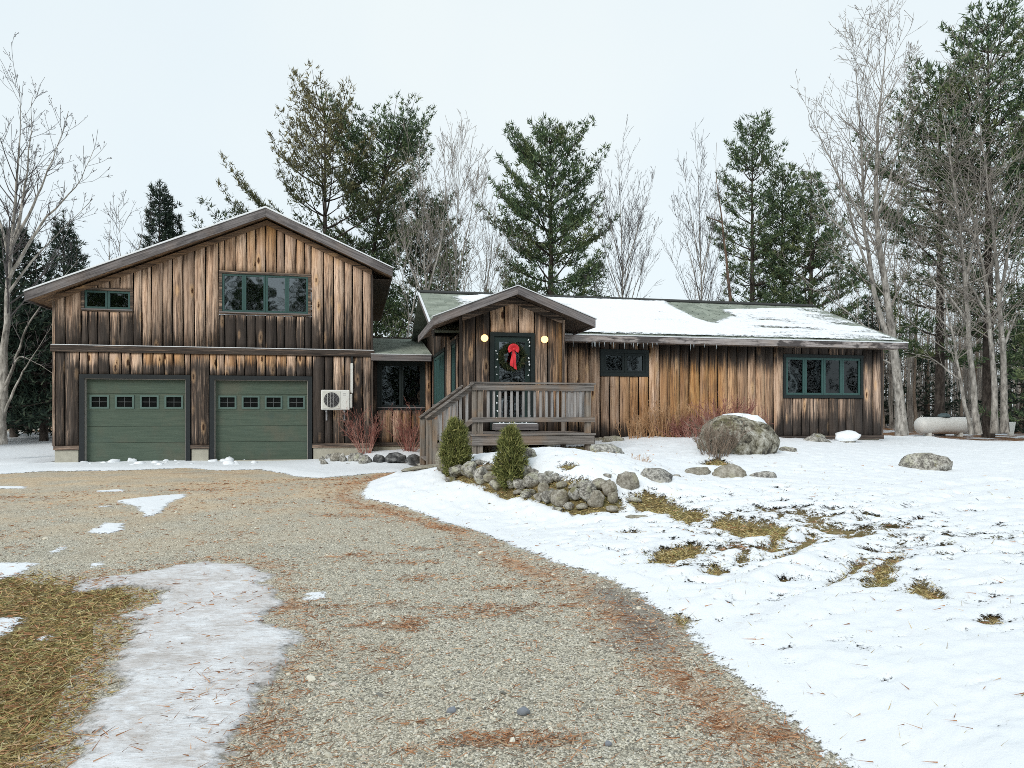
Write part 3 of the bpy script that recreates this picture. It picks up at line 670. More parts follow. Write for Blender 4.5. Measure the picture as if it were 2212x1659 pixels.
GW, CW, EW, RW = 19.83, 20.2, 14.94, 16.5
front = lambda w0: (lambda a, d, z: (a, w0 - d, z))
PK, PZ, SL, SR = -2.30, 6.36, 0.43, 0.44         # garage gable: peak, underside height, slopes
gtop = lambda a: PZ - (PK-a)*SL if a < PK else PZ - (a-PK)*SR
def wf_up(a, z):
    f_ = (z-2.98)/(gtop(a)-2.98 + .01); w_ = 0.86 - 1.0*f_ + wobble(a, 3, .2)
    if -3.5 < a < -1.1 and z < 3.83: w_ += 0.30
    if -6.8 < a < -5.5 and z < 3.82: w_ += 0.22
    if a < -5.5: w_ += .1
    return w_
def of_up(a, z): return 0.8*max(0, 1-abs(a+2.0)/2.4)*max(0, (z-4.6)/1.2) + .06
def wf_lo(a, z):
    if -6.95 < a < -1.05 and z > 2.2: return lerp(0.95, 0.16, (z-2.34 + wobble(a, 5, .12))/.34)
    if a >= -1.05: return 0.82 + 0.14*wobble(a, 6) + (0.25 if z < 1.2 else 0) - (.12 if z > 2.2 else 0)
    return 0.78 + .1*wobble(a, 8) - (.12 if -4.3 < a < -3.6 else 0)
def of_lo(a, z): return 0.75 if z > 2.5 and -5.6 < a < -1.2 else 0.05
up_open = [(-6.68, -5.62, 3.90, 4.36), (-3.42, -1.25, 3.92, 4.92)]
d1, d2 = (-6.68, -4.31), (-3.61, -1.26)
wall(front(GW), -7.36, .43, 2.97, gtop, [(-6.75, -5.55, 3.83, 4.42), (-3.50, -1.17, 3.84, 4.985)], wf_up, of_up)
wall(front(GW), -7.36, .43, 0.43, lambda a: 2.80, [(d1[0]-.12, d1[1]+.12, 0.0, 2.245), (d2[0]-.12, d2[1]+.12, 0.0, 2.245)], wf_lo, of_lo)
# return walls and rear of the garage, closed so that it reads as a building from the side
m = MB(); m.box((-7.34, GW+.01, .0), (-7.30, 28.5, 4.1)); m.box((.36, GW+.01, .0), (.40, 28.5, 5.05)); m.box((-7.34, 28.45, 0), (.4, 28.5, 4.2)); part(m, 'wall', M_DARKWOOD)
m = MB(); m.box((-7.40, GW-.05, .43), (-7.345, GW+.06, 4.10)); part(m, 'corner_board', M_TRIMZ)
m = MB(); m.box((.405, GW-.05, .43), (.465, GW+.06, 5.05)); part(m, 'corner_board', M_TRIMZ)
m = MB(); m.box((-7.44, GW-.075, 2.80), (.50, GW-.002, 2.965)); part(m, 'belly_band', M_TRIM)
for a, b in ((-7.38, d1[0]-.12), (d1[1]+.12, d2[0]-.12), (d2[1]+.12, .45)):
    m = MB(); m.box((a+.002, GW-.055, .33), (b-.002, GW-.002, .435)); part(m, 'skirt_board', M_TRIM)
    m = MB(); m.box((a+.02, GW-.02, -.4), (b-.02, GW+.25, .33)); part(m, 'foundation', M_CONC, bevel=.01)
m = MB()
for q in ([(-7.36, 4.06), (PK, 6.24), (PK, 6.37), (-7.36, 4.19)], [(PK, 6.24), (.43, 5.04), (.43, 5.17), (PK, 6.37)]): m.prism(q, GW-.06, GW-.034)
part(m, 'frieze_board', M_SOFF)

# roofs --------------------------------------------------------------------
def gable_roof(pk, zpk, ul, ur, sl, sr, w0, w1, thick, mat_top, fascia=.19, soff=M_SOFF, back=False):
    """ridge along w; top surface at zpk on the ridge"""
    zl = zpk - (pk-ul)*sl; zr = zpk - (ur-pk)*sr
    for side_, poly in (('l', [(ul, zl-thick), (pk, zpk-thick), (pk, zpk), (ul, zl)]), ('r', [(pk, zpk-thick), (ur, zr-thick), (ur, zr), (pk, zpk)])):
        m = MB(); m.prism(poly, w0+.04, w1); part(m, 'roof', mat_top)
        lo = [(x, z-.025) for x, z in poly[:2]] + [(x, z-.004) for x, z in poly[1::-1]]
        m = MB(); m.prism(lo, w0+.035, w1-.01); part(m, 'soffit', soff)
    m = MB(); m.prism([(ul-.02, zl-fascia), (pk, zpk-fascia), (pk, zpk+.004), (ul-.02, zl+.004)], w0, w0+.034); part(m, 'rake_board', M_RAKEL)
    m = MB(); m.prism([(pk+.003, zpk-fascia), (ur+.02, zr-fascia), (ur+.02, zr+.004), (pk+.003, zpk+.004)], w0, w0+.034); part(m, 'rake_board', M_RAKER)
    m = MB(); m.box((ul-.03, w0+.036, zl-fascia), (ul-.002, w1, zl-.004)); part(m, 'fascia', M_GREYY)
    m = MB(); m.box((ur+.002, w0+.036, zr-fascia), (ur+.03, w1, zr-.004)); part(m, 'fascia', M_GREYY)
    m = MB()
    for q in ([(ul-.05, zl+.006), (pk, zpk+.010), (pk, zpk+.028), (ul-.05, zl+.024)], [(pk, zpk+.010), (ur+.05, zr+.006), (ur+.05, zr+.024), (pk, zpk+.028)]): m.prism(q, w0-.02, w0+.12)
    part(m, 'drip_edge', M_DRIP)
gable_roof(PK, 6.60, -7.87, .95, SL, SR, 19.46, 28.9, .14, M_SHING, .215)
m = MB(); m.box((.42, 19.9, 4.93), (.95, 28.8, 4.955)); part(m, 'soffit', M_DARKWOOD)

def shingle_roof(u0, u1, w0, z0, w1, z1, name='roof', th=.05):
    """front slope in stepped courses, each course a real lip"""
    n = int(math.hypot(w1-w0, z1-z0)/.14); m = MB(); V = []; Fc = []
    for i in range(n):
        a, b = i/n, (i+1)/n; wa, wb = w0+(w1-w0)*a, w0+(w1-w0)*b; za, zb_ = z0+(z1-z0)*a, z0+(z1-z0)*b
        k = max(2, int((u1-u0)/.32)); off = rnd.uniform(0, .3)
        for j in range(-1, k+1):
            ua = max(u0, u0+(j*.32)+off+rnd.uniform(-.01, .01)); ub = min(u1, u0+((j+1)*.32)+off-.012)
            if ub-ua < .03: continue
            l = .012 + rnd.uniform(0, .008); s_ = rnd.uniform(-.008, .008)
            o = len(V); V += [(ua, wa+s_, za), (ub, wa+s_, za), (ub, wa+s_, za+l), (ua, wa+s_, za+l), (ub, wb+.03, zb_+.006), (ua, wb+.03, zb_+.006)]
            Fc += [(o, o+1, o+2, o+3), (o+3, o+2, o+4, o+5)]
    me = mesh_np('shingles', V, [np.array(Fc)], M_SHING); o = link('shingles', me, house, OFF); tag(o, kind='stuff')
    m = MB(); m.prismx([(w0, z0-th), (w1, z1-th), (w1, z1), (w0, z0)], u0, u1); return part(m, name, M_SHING)

# ---------------------------------------------------------------- windows
def window(place, l, r, b, tp, sashes, casing=.075, cmat=None, fmat=None, room=.6, sill=True, fw=.05, glass=None, gd=0.0, label=None):
    """casing proud of the boards, one sash frame and pane per light, a dark room behind"""
    cmat = cmat or M_TRIM; fmat = fmat or M_GREEN; m = MB()
    def bx(a0, a1, z0, z1, d0, d1, mb):
        p = [place(a, d, z) for z in (z0, z1) for a, d in ((a0, d0), (a1, d0), (a1, d1), (a0, d1))]
        mb.add(p, [(0, 3, 2, 1), (4, 5, 6, 7), (0, 1, 5, 4), (1, 2, 6, 5), (2, 3, 7, 6), (3, 0, 4, 7)])
    bx(l-casing, r+casing, tp, tp+casing, -.02, .052, m); bx(l-casing, r+casing, b-casing, b, -.02, .052, m)
    bx(l-casing, l, b, tp, -.02, .048, m); bx(r, r+casing, b, tp, -.02, .048, m)
    win = part(m, 'window', cmat)
    if label: win['label'] = label
    if sill:
        m = MB(); bx(l-casing*.9, r+casing*.9, b-.035, b-.004, .053, .085, m); m.build('sill', M_GREYX, win)
    n = sashes if isinstance(sashes, int) else len(sashes); fr_ = [1/n]*n if isinstance(sashes, int) else sashes; a = l
    for q in fr_:
        a2 = a + (r-l)*q
        m = MB(); x0, x1 = a+.004, a2-.004
        bx(x0, x0+fw, b+.003, tp-.003, -.015, .030, m); bx(x1-fw, x1, b+.003, tp-.003, -.015, .030, m)
        bx(x0+fw, x1-fw, tp-.003-fw, tp-.003, -.015, .028, m); bx(x0+fw, x1-fw, b+.003, b+.003+fw, -.015, .028, m)
        m.build('frame', fmat, win)
        m = MB(); bx(x0+fw-.005, x1-fw+.005, b+fw, tp-fw, -.004+gd, .002+gd, m); m.build('pane', glass or M_GLASS, win)
        a = a2
    m = MB(); P = lambda a_, d_, z_: place(a_, d_, z_); e = .02
    c8 = [P(a_, d_, z_) for z_ in (b+.005, tp-.005) for a_, d_ in ((l+.005, -e), (r-.005, -e), (r-.005, -room), (l+.005, -room))]
    m.add(c8, [(0, 1, 2, 3), (4, 7, 6, 5), (1, 2, 6, 5), (2, 3, 7, 6), (3, 0, 4, 7)])
    m.build('room', M_ROOM, win)
    return win
window(front(GW), -6.68, -5.62, 3.90, 4.36, 2, .065, label='small two light window high on the garage')
window(front(GW), -3.42, -1.25, 3.92, 4.92, 4, .07, label='wide four light window under the garage gable')

# connector between garage and house
wf_c = lambda a, z: (.42 + .3*wobble(a, 4) if z < 1.36 and a > .7 else .8 + .15*wobble(a, 2)) + (.25 if z < .75 else 0)
of_c = lambda a, z: .95 if z < 1.36 and a > .7 else (.6 if a > 1.84 else .1)
wall(front(CW), .47, 2.10, .44, lambda a: 2.86, [(.60, 1.90, 1.36, 2.72)], wf_c, of_c, .27)
window(front(CW), .67, 1.83, 1.43, 2.64, 2, .085, M_DARKFR, M_DARKFR, fw=.055, glass=M_GLASS_T, label='dark two light window of the low connecting passage')
m = MB(); m.box((.44, CW-.05, .33), (2.12, CW-.002, .438)); part(m, 'skirt_board', M_TRIM)
m = MB(); m.box((.46, CW-.02, -.4), (2.12, CW+.25, .328)); part(m, 'foundation', M_CONC)
shingle_roof(.47, 2.06, 19.80, 2.885, 23.2, 3.66)
m = MB(); m.box((.405, 19.745, 2.70), (2.05, 19.79, 2.865)); part(m, 'fascia', M_GREYX)
m = MB(); m.box((.40, 19.735, 2.866), (2.06, 19.83, 2.884)); part(m, 'drip_edge', M_DRIP)
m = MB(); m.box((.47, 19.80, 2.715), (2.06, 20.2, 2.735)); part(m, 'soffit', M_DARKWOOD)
m = MB(); m.box((.47, 23.15, 3.60), (2.06, 23.3, 3.70)); m.box((.47, 23.2, .3), (2.06, 23.25, 3.6)); part(m, 'wall', M_DARKWOOD)

# entry block ---------------------------------------------------------------
EC = 3.30; epk, esl = 3.90, .385
etop = lambda a: epk - .17 - abs(a-EC)*esl
_eb = {0: .30, 1: .62, 2: .72, 6: .62, 7: .1}
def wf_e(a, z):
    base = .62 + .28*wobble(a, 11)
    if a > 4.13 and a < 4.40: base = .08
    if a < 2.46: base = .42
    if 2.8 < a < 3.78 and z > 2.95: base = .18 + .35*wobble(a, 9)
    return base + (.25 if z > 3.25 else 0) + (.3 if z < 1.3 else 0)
of_e = lambda a, z: .95 if a > 4.13 else (.5 if z > 2.9 else .12)
wall(front(EW), 2.19, 4.40, .70, etop, [(2.80, 3.78, .70, 2.985)], wf_e, of_e, .30)
m = MB(); m.box((2.145, EW-.045, .62), (2.20, EW+.05, etop(2.15))); part(m, 'corner_board', M_TRIMZ)
m = MB(); m.box((4.40, EW-.045, .62), (4.46, EW+1.6, etop(4.45))); part(m, 'corner_board', M_TRIMZ)
m = MB(); m.box((2.80, EW-.055, 2.905), (3.78, EW+.02, 2.983)); m.box((2.80, EW-.05, .90), (2.885, EW+.02, 2.905)); m.box((3.69, EW-.05, .90), (3.78, EW+.02, 2.905))
ed = part(m, 'door_casing', M_DARKFR)
m = MB(); x0, x1 = 2.888, 3.687
m.box((x0, EW-.01, .93), (x0+.115, EW+.03, 2.90)); m.box((x1-.115, EW-.01, .93), (x1, EW+.03, 2.90)); m.box((x0+.115, EW-.01, 2.79), (x1-.115, EW+.03, 2.90)); m.box((x0+.115, EW-.01, .93), (x1-.115, EW+.03, 1.18))
dr = part(m, 'door', M_DOORG)
m = MB(); m.box((x0+.11, EW+.006, 1.17), (x1-.11, EW+.012, 2.80)); m.build('pane', M_GLASS, dr)
m = MB(); m.tube([(x1-.06, EW-.06, 1.9), (x1-.06, EW-.012, 1.9)], .012); m.tube([(x1-.06, EW-.06, 1.9), (x1-.16, EW-.065, 1.89)], .009); m.build('handle', plain('dull brass', (.35, .26, .12), .35, .5, metal=.8), dr)
m = MB(); m.box((x0, EW+.5, .9), (x1, EW+.52, 2.9)); m.box((x0-.02, EW+.04, .9), (x0, EW+.5, 2.9)); m.box((x1, EW+.04, .9), (x1+.02, EW+.5, 2.9)); m.box((x0, EW+.04, 2.88), (x1, EW+.5, 2.9)); m.build('room', M_ROOM, dr)
m = MB(); m.box((2.84, 14.50, .90), (3.76, 14.93, 1.03)); m.box((2.90, 14.55, .865), (2.98, 14.9, .90)); m.box((3.62, 14.55, .865), (3.70, 14.9, .90)); part(m, 'door_step', M_GREYX)

side_l = lambda a, d, z: (2.15 - d, a, z)
rzt = lambda a: (3.12 + (a-16.02)*.388 - .16) if a > 16.6 else 2.93
def wf_s(a, z): return .5 + .35*wobble(a, 21) + (.3 if z > 2.7 else 0)  # upper boards darkened: roof shade put into their colour
wall(side_l, 15.0, 20.15, .62, lambda a: min(rzt(a), rzt(40-a)) if a > 16.6 else 2.93, [(15.25, 16.05, 1.42, 2.86), (17.22, 19.72, 1.42, 2.86)], wf_s, lambda a, z: .15, .27)
window(side_l, 15.33, 15.97, 1.50, 2.78, 1, .075, M_DARKFR, M_GREEN, fw=.06, label='narrow side light on the entry side wall')
window(side_l, 17.30, 19.64, 1.50, 2.78, 4, .075, M_DARKFR, M_GREEN, fw=.07, label='four light window on the entry side wall')
m = MB(); m.box((2.12, 20.12, .6), (2.17, 20.19, 2.86)); part(m, 'corner_board', M_TRIMZ)
m = MB(); m.box((2.16, 20.25, .3), (2.2, 23.6, 3.1)); m.prismx([(16.6, 3.0), (23.5, 3.0), (20.0, 4.45)], 2.16, 2.2); part(m, 'wall', M_DARKWOOD)
gable_roof(EC, epk, 1.56, 4.98, .40, .385, 14.42, 18.0, .09, M_SHING, .165, M_DARKWOOD)
m = MB(); 
for q in ([(2.2, etop(2.2)-.1), (EC, etop(EC)-.12), (EC, etop(EC)+.03), (2.2, etop(2.2)+.05)], [(EC, etop(EC)-.12), (4.40, etop(4.4)-.1), (4.40, etop(4.4)+.05), (EC, etop(EC)+.03)]): m.prism(q, EW-.06, EW-.036)
part(m, 'frieze_board', M_TRIM)

# long low main wing -----------------------------------------------------------
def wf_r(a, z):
    w_ = lerp(.05, 1.0, (z - (2.36 + .14*wobble(a, 31) + (.12 if a < 5.8 else 0)))/.42) + lerp(.95, 0, (z-.72)/.5) + .17*wobble(a, 33)  # band under the eave: black stain and eave shade both in the board colour
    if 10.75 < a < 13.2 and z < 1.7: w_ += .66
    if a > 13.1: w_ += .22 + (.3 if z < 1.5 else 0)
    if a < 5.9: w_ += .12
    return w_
def of_r(a, z): return max(0, min(1, 1.05 - abs(a-8.0)/5 + .35*wobble(a, 35)))
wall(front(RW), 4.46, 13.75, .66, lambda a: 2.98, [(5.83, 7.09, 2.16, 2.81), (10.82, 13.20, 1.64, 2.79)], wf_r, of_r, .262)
window(front(RW), 5.92, 7.00, 2.25, 2.73, 2, .09, M_DARKFR, M_DARKFR, fw=.055, sill=False, glass=M_GLASS_T, label='small dark two light window under the eave')
wr = window(front(RW), 10.90, 13.12, 1.73, 2.71, 4, .08, M_DARKFR, M_GREEN, fw=.055, sill=False, glass=M_GLASS_T, label='four light window with pale curtains')
m = MB(); n_ = 14
t = NT('pale curtain'); v = t.coord('Object'); M_CURT = t.pbr(t.mix(t.noise(t.map(v, (30, 1, 1)), 1.0, 2), (0.28, 0.36, 0.36), (0.52, 0.60, 0.60)), .9)
for (a, b) in ((11.30, 11.40), (11.86, 11.98), (12.36, 12.46), (12.72, 12.90)):
    V = []; nn = 10
    for i in range(nn+1):
        q = a + (b-a)*i/nn; y_ = RW + .10 + .02*math.sin(i*2.1)
        for k_ in range(5): V.append((q + .03*math.sin(k_*1.3 + a*3) , y_, 1.75 + .95*k_/4))
    m.add(V, [(i*5+k_, (i+1)*5+k_, (i+1)*5+k_+1, i*5+k_+1) for i in range(nn) for k_ in range(4)])
m.build('curtain', M_CURT, wr, smooth=True)
m = MB(); m.box((13.75, RW-.045, .58), (13.81, RW+.06, 3.0)); part(m, 'corner_board', M_TRIMZ)
m = MB(); m.box((13.74, RW+.07, .3), (13.78, 23.5, 3.1)); m.prismx([(16.6, 3.0), (23.4, 3.0), (19.99, 4.45)], 13.74, 13.78); m.box((2.2, 23.45, .3), (13.75, 23.5, 3.1)); part(m, 'wall', M_DARKWOOD)
m = MB(); m.box((4.5, RW-.05, .56), (13.83, RW-.003, .665)); part(m, 'skirt_board', M_TRIM)
m = MB(); m.box((4.5, RW-.01, -.2), (13.70, RW+.25, .56)); part(m, 'foundation', M_CONC)
shingle_roof(1.73, 14.15, 16.02, 3.125, 19.99, 4.655)
m = MB(); m.prismx([(19.99, 4.60), (23.9, 3.1), (23.9, 3.15), (19.99, 4.66)], 1.73, 14.15); part(m, 'roof', M_SHING)
m = MB(); m.prismx([(19.80, 4.605), (20.0, 4.69), (20.2, 4.62), (20.2, 4.64), (20.0, 4.715), (19.80, 4.63)], 1.70, 14.18); part(m, 'ridge_cap', plain('dark ridge', (.03, .032, .03), .9))
m = MB(); m.box((4.7, 15.975, 2.945), (14.15, 16.015, 3.095)); part(m, 'fascia', M_EAVE)
m = MB(); m.box((4.7, 15.96, 3.097), (14.17, 16.04, 3.120)); part(m, 'drip_edge', M_DRIP)
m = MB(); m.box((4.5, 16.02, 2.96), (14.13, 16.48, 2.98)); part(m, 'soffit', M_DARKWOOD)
for ua, nm in ((1.70, 'rake_board'), (14.152, 'rake_board')):
    m = MB(); m.prismx([(16.0, 2.95), (19.99, 4.48), (19.99, 4.66), (16.0, 3.12)], ua, ua+.03); part(m, nm, M_GREYY)
m = MB(); m.prismx([(16.0, 3.124), (19.99, 4.664), (19.99, 4.684), (16.0, 3.144)], 1.67, 1.725); part(m, 'drip_edge', M_DRIP)
m = MB(); m.prismx([(16.05, 2.99), (19.99, 4.52), (19.99, 4.54), (16.05, 3.01)], 1.73, 2.14); part(m, 'soffit', M_DARKWOOD)

# ---------------------------------------------------------------- garage doors
M_TRIMG = plain('dark door trim', (.02, .024, .026), .7, .3, .3)
def garage_door(l, r, label):
    m = MB(); m.box((l-.115, GW-.05, .0), (l-.004, GW+.02, 2.243)); m.box((r+.004, GW-.05, .0), (r+.115, GW+.02, 2.243)); m.box((l-.004, GW-.048, 2.135), (r+.004, GW+.02, 2.243))
    part(m, 'door_casing', M_TRIMG)
    m = MB(); m.box((l-.003, GW-.012, .0), (l+.012, GW+.10, 2.134)); m.box((r-.012, GW-.012, 0), (r+.003, GW+.10, 2.134)); m.box((l+.012, GW-.012, 2.118), (r-.012, GW+.1, 2.134)); 
    st_ = part(m, 'weather_strip', plain('grey strip', (.32, .30, .27), .7))
    m = MB(); m.box((l+.012, GW+.13, .02), (r-.012, GW+.15, 2.118)); gd = part(m, 'garage_door', M_GDOOR); gd['label'] = label
    hs = (0.02, .50, .92, 1.31, 1.76, 2.116)
    for i in range(5):
        m = MB(); a, b = hs[i]+.004, hs[i+1]-.004; x0, x1 = l+.014, r-.014; y0, y1 = GW+.085, GW+.128
        if i != 3: m.box((x0, y0, a), (x1, y1, b))
        else:
            n = 4; ww_ = .36; cs_ = [x0 + (x1-x0)*(.125+.25*k) for k in range(n)]; z0, z1 = 1.415, 1.675
            m.box((x0, y0, a), (x1, y1, z0)); m.box((x0, y0, z1), (x1, y1, b)); e = [x0] + [q for c_ in cs_ for q in (c_-ww_/2, c_+ww_/2)] + [x1]
            for k in range(0, len(e), 2): m.box((e[k], y0, z0), (e[k+1], y1, z1))
        pn = m.build('panel', M_GDOOR, gd)
        if i == 3:
            for c_ in cs_:
                m = MB(); o_, i_ = .055, 0
                m.box((c_-ww_/2-.045, y0-.018, z1), (c_+ww_/2+.045, y0-.001, z1+.045)); m.box((c_-ww_/2-.045, y0-.018, z0-.045), (c_+ww_/2+.045, y0-.001, z0))
                m.box((c_-ww_/2-.045, y0-.018, z0), (c_-ww_/2, y0-.001, z1)); m.box((c_+ww_/2, y0-.018, z0), (c_+ww_/2+.045, y0-.001, z1))
                m.build('window_frame', M_GDOORL, gd)
                m = MB(); m.box((c_-ww_/2, y0+.02, z0), (c_+ww_/2, y0+.024, z1)); m.build('pane', M_PANED, gd)
                m = MB(); m.box((c_-.006, y0+.008, z0), (c_+.006, y0+.019, z1)); m.box((c_-ww_/2, y0+.008, (z0+z1)/2-.006), (c_-.007, y0+.019, (z0+z1)/2+.006)); m.box((c_+.007, y0+.008, (z0+z1)/2-.006), (c_+ww_/2, y0+.019, (z0+z1)/2+.006)); m.build('muntin', M_MUNT, gd)
    m = MB(); m.box((l-.1, GW-.12, -.2), (r+.1, GW+.2, .018)); part(m, 'door_sill', M_CONC)
M_GDOORL = plain('pale green window surround', (.10, .155, .135), .6, .3, .2); M_PANED = plain('dark door pane', (.008, .009, .009), .08, .5); M_MUNT = plain('grey muntin', (.10, .11, .11), .5)
garage_door(*d1, 'faded green garage door with brownish weathering on its middle panels')
garage_door(*d2, 'bluish green garage door nearer the heat pump')

# ---------------------------------------------------------------- porch, its rails and stair
M_RAIL = grey_wood('silvered rail', 'x', a=(.045, .039, .035), b=(.165, .148, .136), c=(.29, .268, .25), warm=.45)
M_POST = grey_wood('silvered post', 'z', a=(.05, .04, .032), b=(.19, .165, .14), c=(.30, .265, .23), warm=.7)
M_BAL = grey_wood('silvered baluster', 'z', a=(.12, .115, .11), b=(.29, .28, .275), c=(.40, .39, .385), warm=.2)
PW = 13.0
m = MB(); m.box((2.10, PW+.03, .80), (4.50, EW-.06, .83)); porch = part(m, 'porch', M_DARKWOOD)
k = 0; a = PW - .05
while a < EW - .1:
    m = MB(); m.box((2.08, a, .832), (4.50, min(a+.135, EW-.055), .868)); m.build('deck_board', M_RAIL, porch, bevel=.004); a += .142
def pp(name, a, b, mat, bevel=.005):
    m = MB(); m.box(a, b); return m.build(name, mat, porch, bevel=bevel)
pp('rim_joist', (2.10, PW-.03, .655), (4.47, PW+.012, .83), M_RAIL); pp('rim_joist', (2.09, PW+.013, .655), (2.13, EW-.06, .83), M_RAIL); pp('rim_joist', (4.46, PW+.013, .655), (4.50, EW-.06, .83), M_RAIL)
for u0, u1 in ((2.11, 2.19), (2.21, 2.31), (4.31, 4.42)):
    pp('post', (u0, PW+.013, .30), (u1, PW+.10, 1.80), M_POST)
pp('post', (4.36, EW-.16, .86), (4.44, EW-.07, 1.80), M_POST); pp('post', (4.31, EW-.3, .2), (4.41, EW-.2, .80), M_POST); pp('post', (2.15, EW-.3, .2), (2.25, EW-.2, .80), M_POST)
pp('top_rail', (2.10, PW-.026, 1.68), (4.47, PW+.011, 1.79), M_RAIL); pp('rail_cap', (2.08, PW-.05, 1.803), (4.50, PW+.12, 1.835), M_RAIL)
pp('bottom_rail', (2.10, PW-.026, 1.085), (4.49, PW+.011, 1.175), M_RAIL)
pp('top_rail', (4.44, PW+.12, 1.69), (4.475, EW-.06, 1.79), M_RAIL); pp('rail_cap', (4.38, PW+.121, 1.803), (4.50, EW-.055, 1.835), M_RAIL); pp('bottom_rail', (4.44, PW+.12, 1.085), (4.475, EW-.06, 1.175), M_RAIL)
for i in range(17): pp('baluster', (2.385+.1125*i, PW+.013, 1.09), (2.433+.1125*i + rnd.uniform(-.004, .004), PW+.05, 1.675), M_BAL, .003)
for i in range(9): pp('baluster', (4.39, PW+.25+.16*i, 1.09), (4.435, PW+.298+.16*i, 1.68), M_BAL, .003)
def slope_bar(name, p, q, w, h, mat):
    m = MB(); m.bar(p, q, w, h); return m.build(name, mat, porch)
for y_ in (PW, 14.35):
    slope_bar('handrail', (2.12, y_-.02, 1.815), (1.24, y_-.02, 1.165), .13, .035, M_RAIL)
    slope_bar('handrail', (2.10, y_+.02, 1.73), (1.28, y_+.02, 1.125), .035, .09, M_RAIL)
    slope_bar('stair_bottom_rail', (2.12, y_, 1.13), (1.44, y_, .63), .035, .085, M_RAIL)
    for i in range(5):
        f_ = (i+.6)/5.4; pp('baluster', (2.06-.66*f_, y_+.02, 1.08-.49*f_), (2.11-.66*f_, y_+.06, 1.70-.486*f_), M_BAL, .003)
    pp('post', (1.36, y_-.01, .22), (1.46, y_+.08, 1.14), M_POST); pp('post', (1.26, y_-.035, .22), (1.355, y_+.055, 1.13), M_POST)
    slope_bar('stringer', (2.12, y_+.1, .76), (1.32, y_+.1, .25), .04, .22, M_RAIL)
for i in range(3): pp('tread', (2.08-.27*(i+1), PW+.06, .66-.15*i), (2.10-.27*i, 14.40, .695-.15*i), M_RAIL)
# ---------------------------------------------------------------- snow lying on the roofs and ledges
def roof_pt(px, py):
    d = ((px-CX)/F, 1.0, (HY-py)/F); du, dw = d[0]*CT + d[1]*ST, -d[0]*ST + d[1]*CT     # ray in the house's frame
    k_ = (3.125 - EYE - 16.02*.3854)/(d[2] - dw*.3854); return du*k_, (dw*k_ - 16.02)/3.97
M_RSNOW = thinning(M_SNOW, 'thin roof snow', .9, -.02, .16, 9, 45)
nu, ns_ = 520, 150
U_, S_ = np.meshgrid(np.linspace(1.76, 14.12, nu), np.linspace(-.004, .985, ns_)); U_, S_ = U_.ravel(), S_.ravel()
KS = 4.25
rp = lambda pts: [(roof_pt(*q)[0], roof_pt(*q)[1]*KS) for q in pts]
d_all = np.minimum(np.minimum((.955-S_)*KS, 14.0 - U_), np.minimum(U_ - 1.9, (S_+.02)*KS))
bareA = sdf_poly(U_, S_*KS, rp([(860,600),(955,600),(985,648),(990,662),(965,690),(905,720)]))
bareB = sdf_poly(U_, S_*KS, rp([(1415,640),(1780,652),(1768,668),(1680,667),(1560,671),(1578,684),(1537,699),(1503,690)]))
spots = rp([(1345,655),(1440,702),(1890,716),(1800,690),(1700,700)])
d_ = np.minimum(d_all, -np.maximum(bareA, bareB))
d_ = d_ + .10*fbm2(U_*.6, S_*KS, 3, 4, 91) + .05*fbm2(U_, S_*KS, 14, 2, 92)
right = np.clip((U_-8.6)/1.5, 0, 1)
d_ = np.minimum(d_, .34 - .13*right + .42*fbm2(U_*.45 + S_*1.6, S_*KS*1.9, 1.9, 5, 93) - .22*np.clip((U_-12.6)/1.5, 0, 1))
d_ = np.minimum(d_, np.where(U_ < 3.6, .12 + .5*fbm2(U_*.5, S_*KS, 2.5, 3, 94) + (U_-3.0)*.35, 9))
th_ = np.where(d_ > 0, .045*(1-np.exp(-np.maximum(d_, 0)/.08)) + .022, .02 + np.maximum(d_*.02, -.004))
V = np.c_[U_, 16.02 + 3.97*S_ - .02*(S_ < 0), 3.125 + 1.53*S_ + th_ + .006*fbm2(U_, S_*KS, 3, 3, 95)]
gi_ = np.arange(nu*ns_).reshape(ns_, nu); q = np.stack([gi_[:-1, :-1], gi_[:-1, 1:], gi_[1:, 1:], gi_[1:, :-1]], -1).reshape(-1, 4)
hide = (U_ > 1.7) & (V[:, 2] < 3.9 - np.abs(U_-EC)*.39 - .03) & (U_ < 4.95)
q = q[((d_[q] > -.14).any(1)) & ~hide[q].all(1)]
rs = link('roof_snow', mesh_np('roof_snow', V, [q], M_RSNOW, True, {'cover': d_}), None, (0, 0, 0), (0, 0, TH))
tag(rs, 'patchy snow sheet on the long green shingle roof', 'snow', kind='stuff')
m = MB()
for q in ([(-7.9, 4.236), (PK, 6.632), (PK, 6.66), (-7.9, 4.26)], [(PK, 6.632), (.98, 5.192), (.98, 5.215), (PK, 6.66)]): m.prism(q, 19.45, 28.8)
m.box((-7.43, GW-.07, 2.967), (.48, GW-.004, 2.982)); m.box((2.86, 14.51, 1.032), (3.74, 14.92, 1.045))
o = m.build('ledge_snow', M_SNOW, None, (0, 0, 0), (0, 0, TH)); tag(o, 'thin line of snow along the garage roof edges and wall ledge', 'snow', kind='stuff')

# icicles under the eave
t = NT('icicle'); M_ICICLE = t.pbr((.75, .82, .86), .15, None, .5, Transmission_Weight=.55)
m = MB()
for i in range(24):
    u_ = rnd.choice((rnd.uniform(4.75, 7.2), rnd.uniform(5.0, 6.6), rnd.uniform(5, 9))); l_ = rnd.uniform(.03, .17)
    m.tube([(u_, 15.985, 2.945), (u_, 15.985, 2.945-l_*.5), (u_, 15.985, 2.945-l_)], [.008, .006, .001], 5)
o = m.build('icicles', M_ICICLE, None, (0, 0, 0), (0, 0, TH)); tag(o, 'row of small icicles dripping from the eave over the small window', 'icicles', kind='stuff')

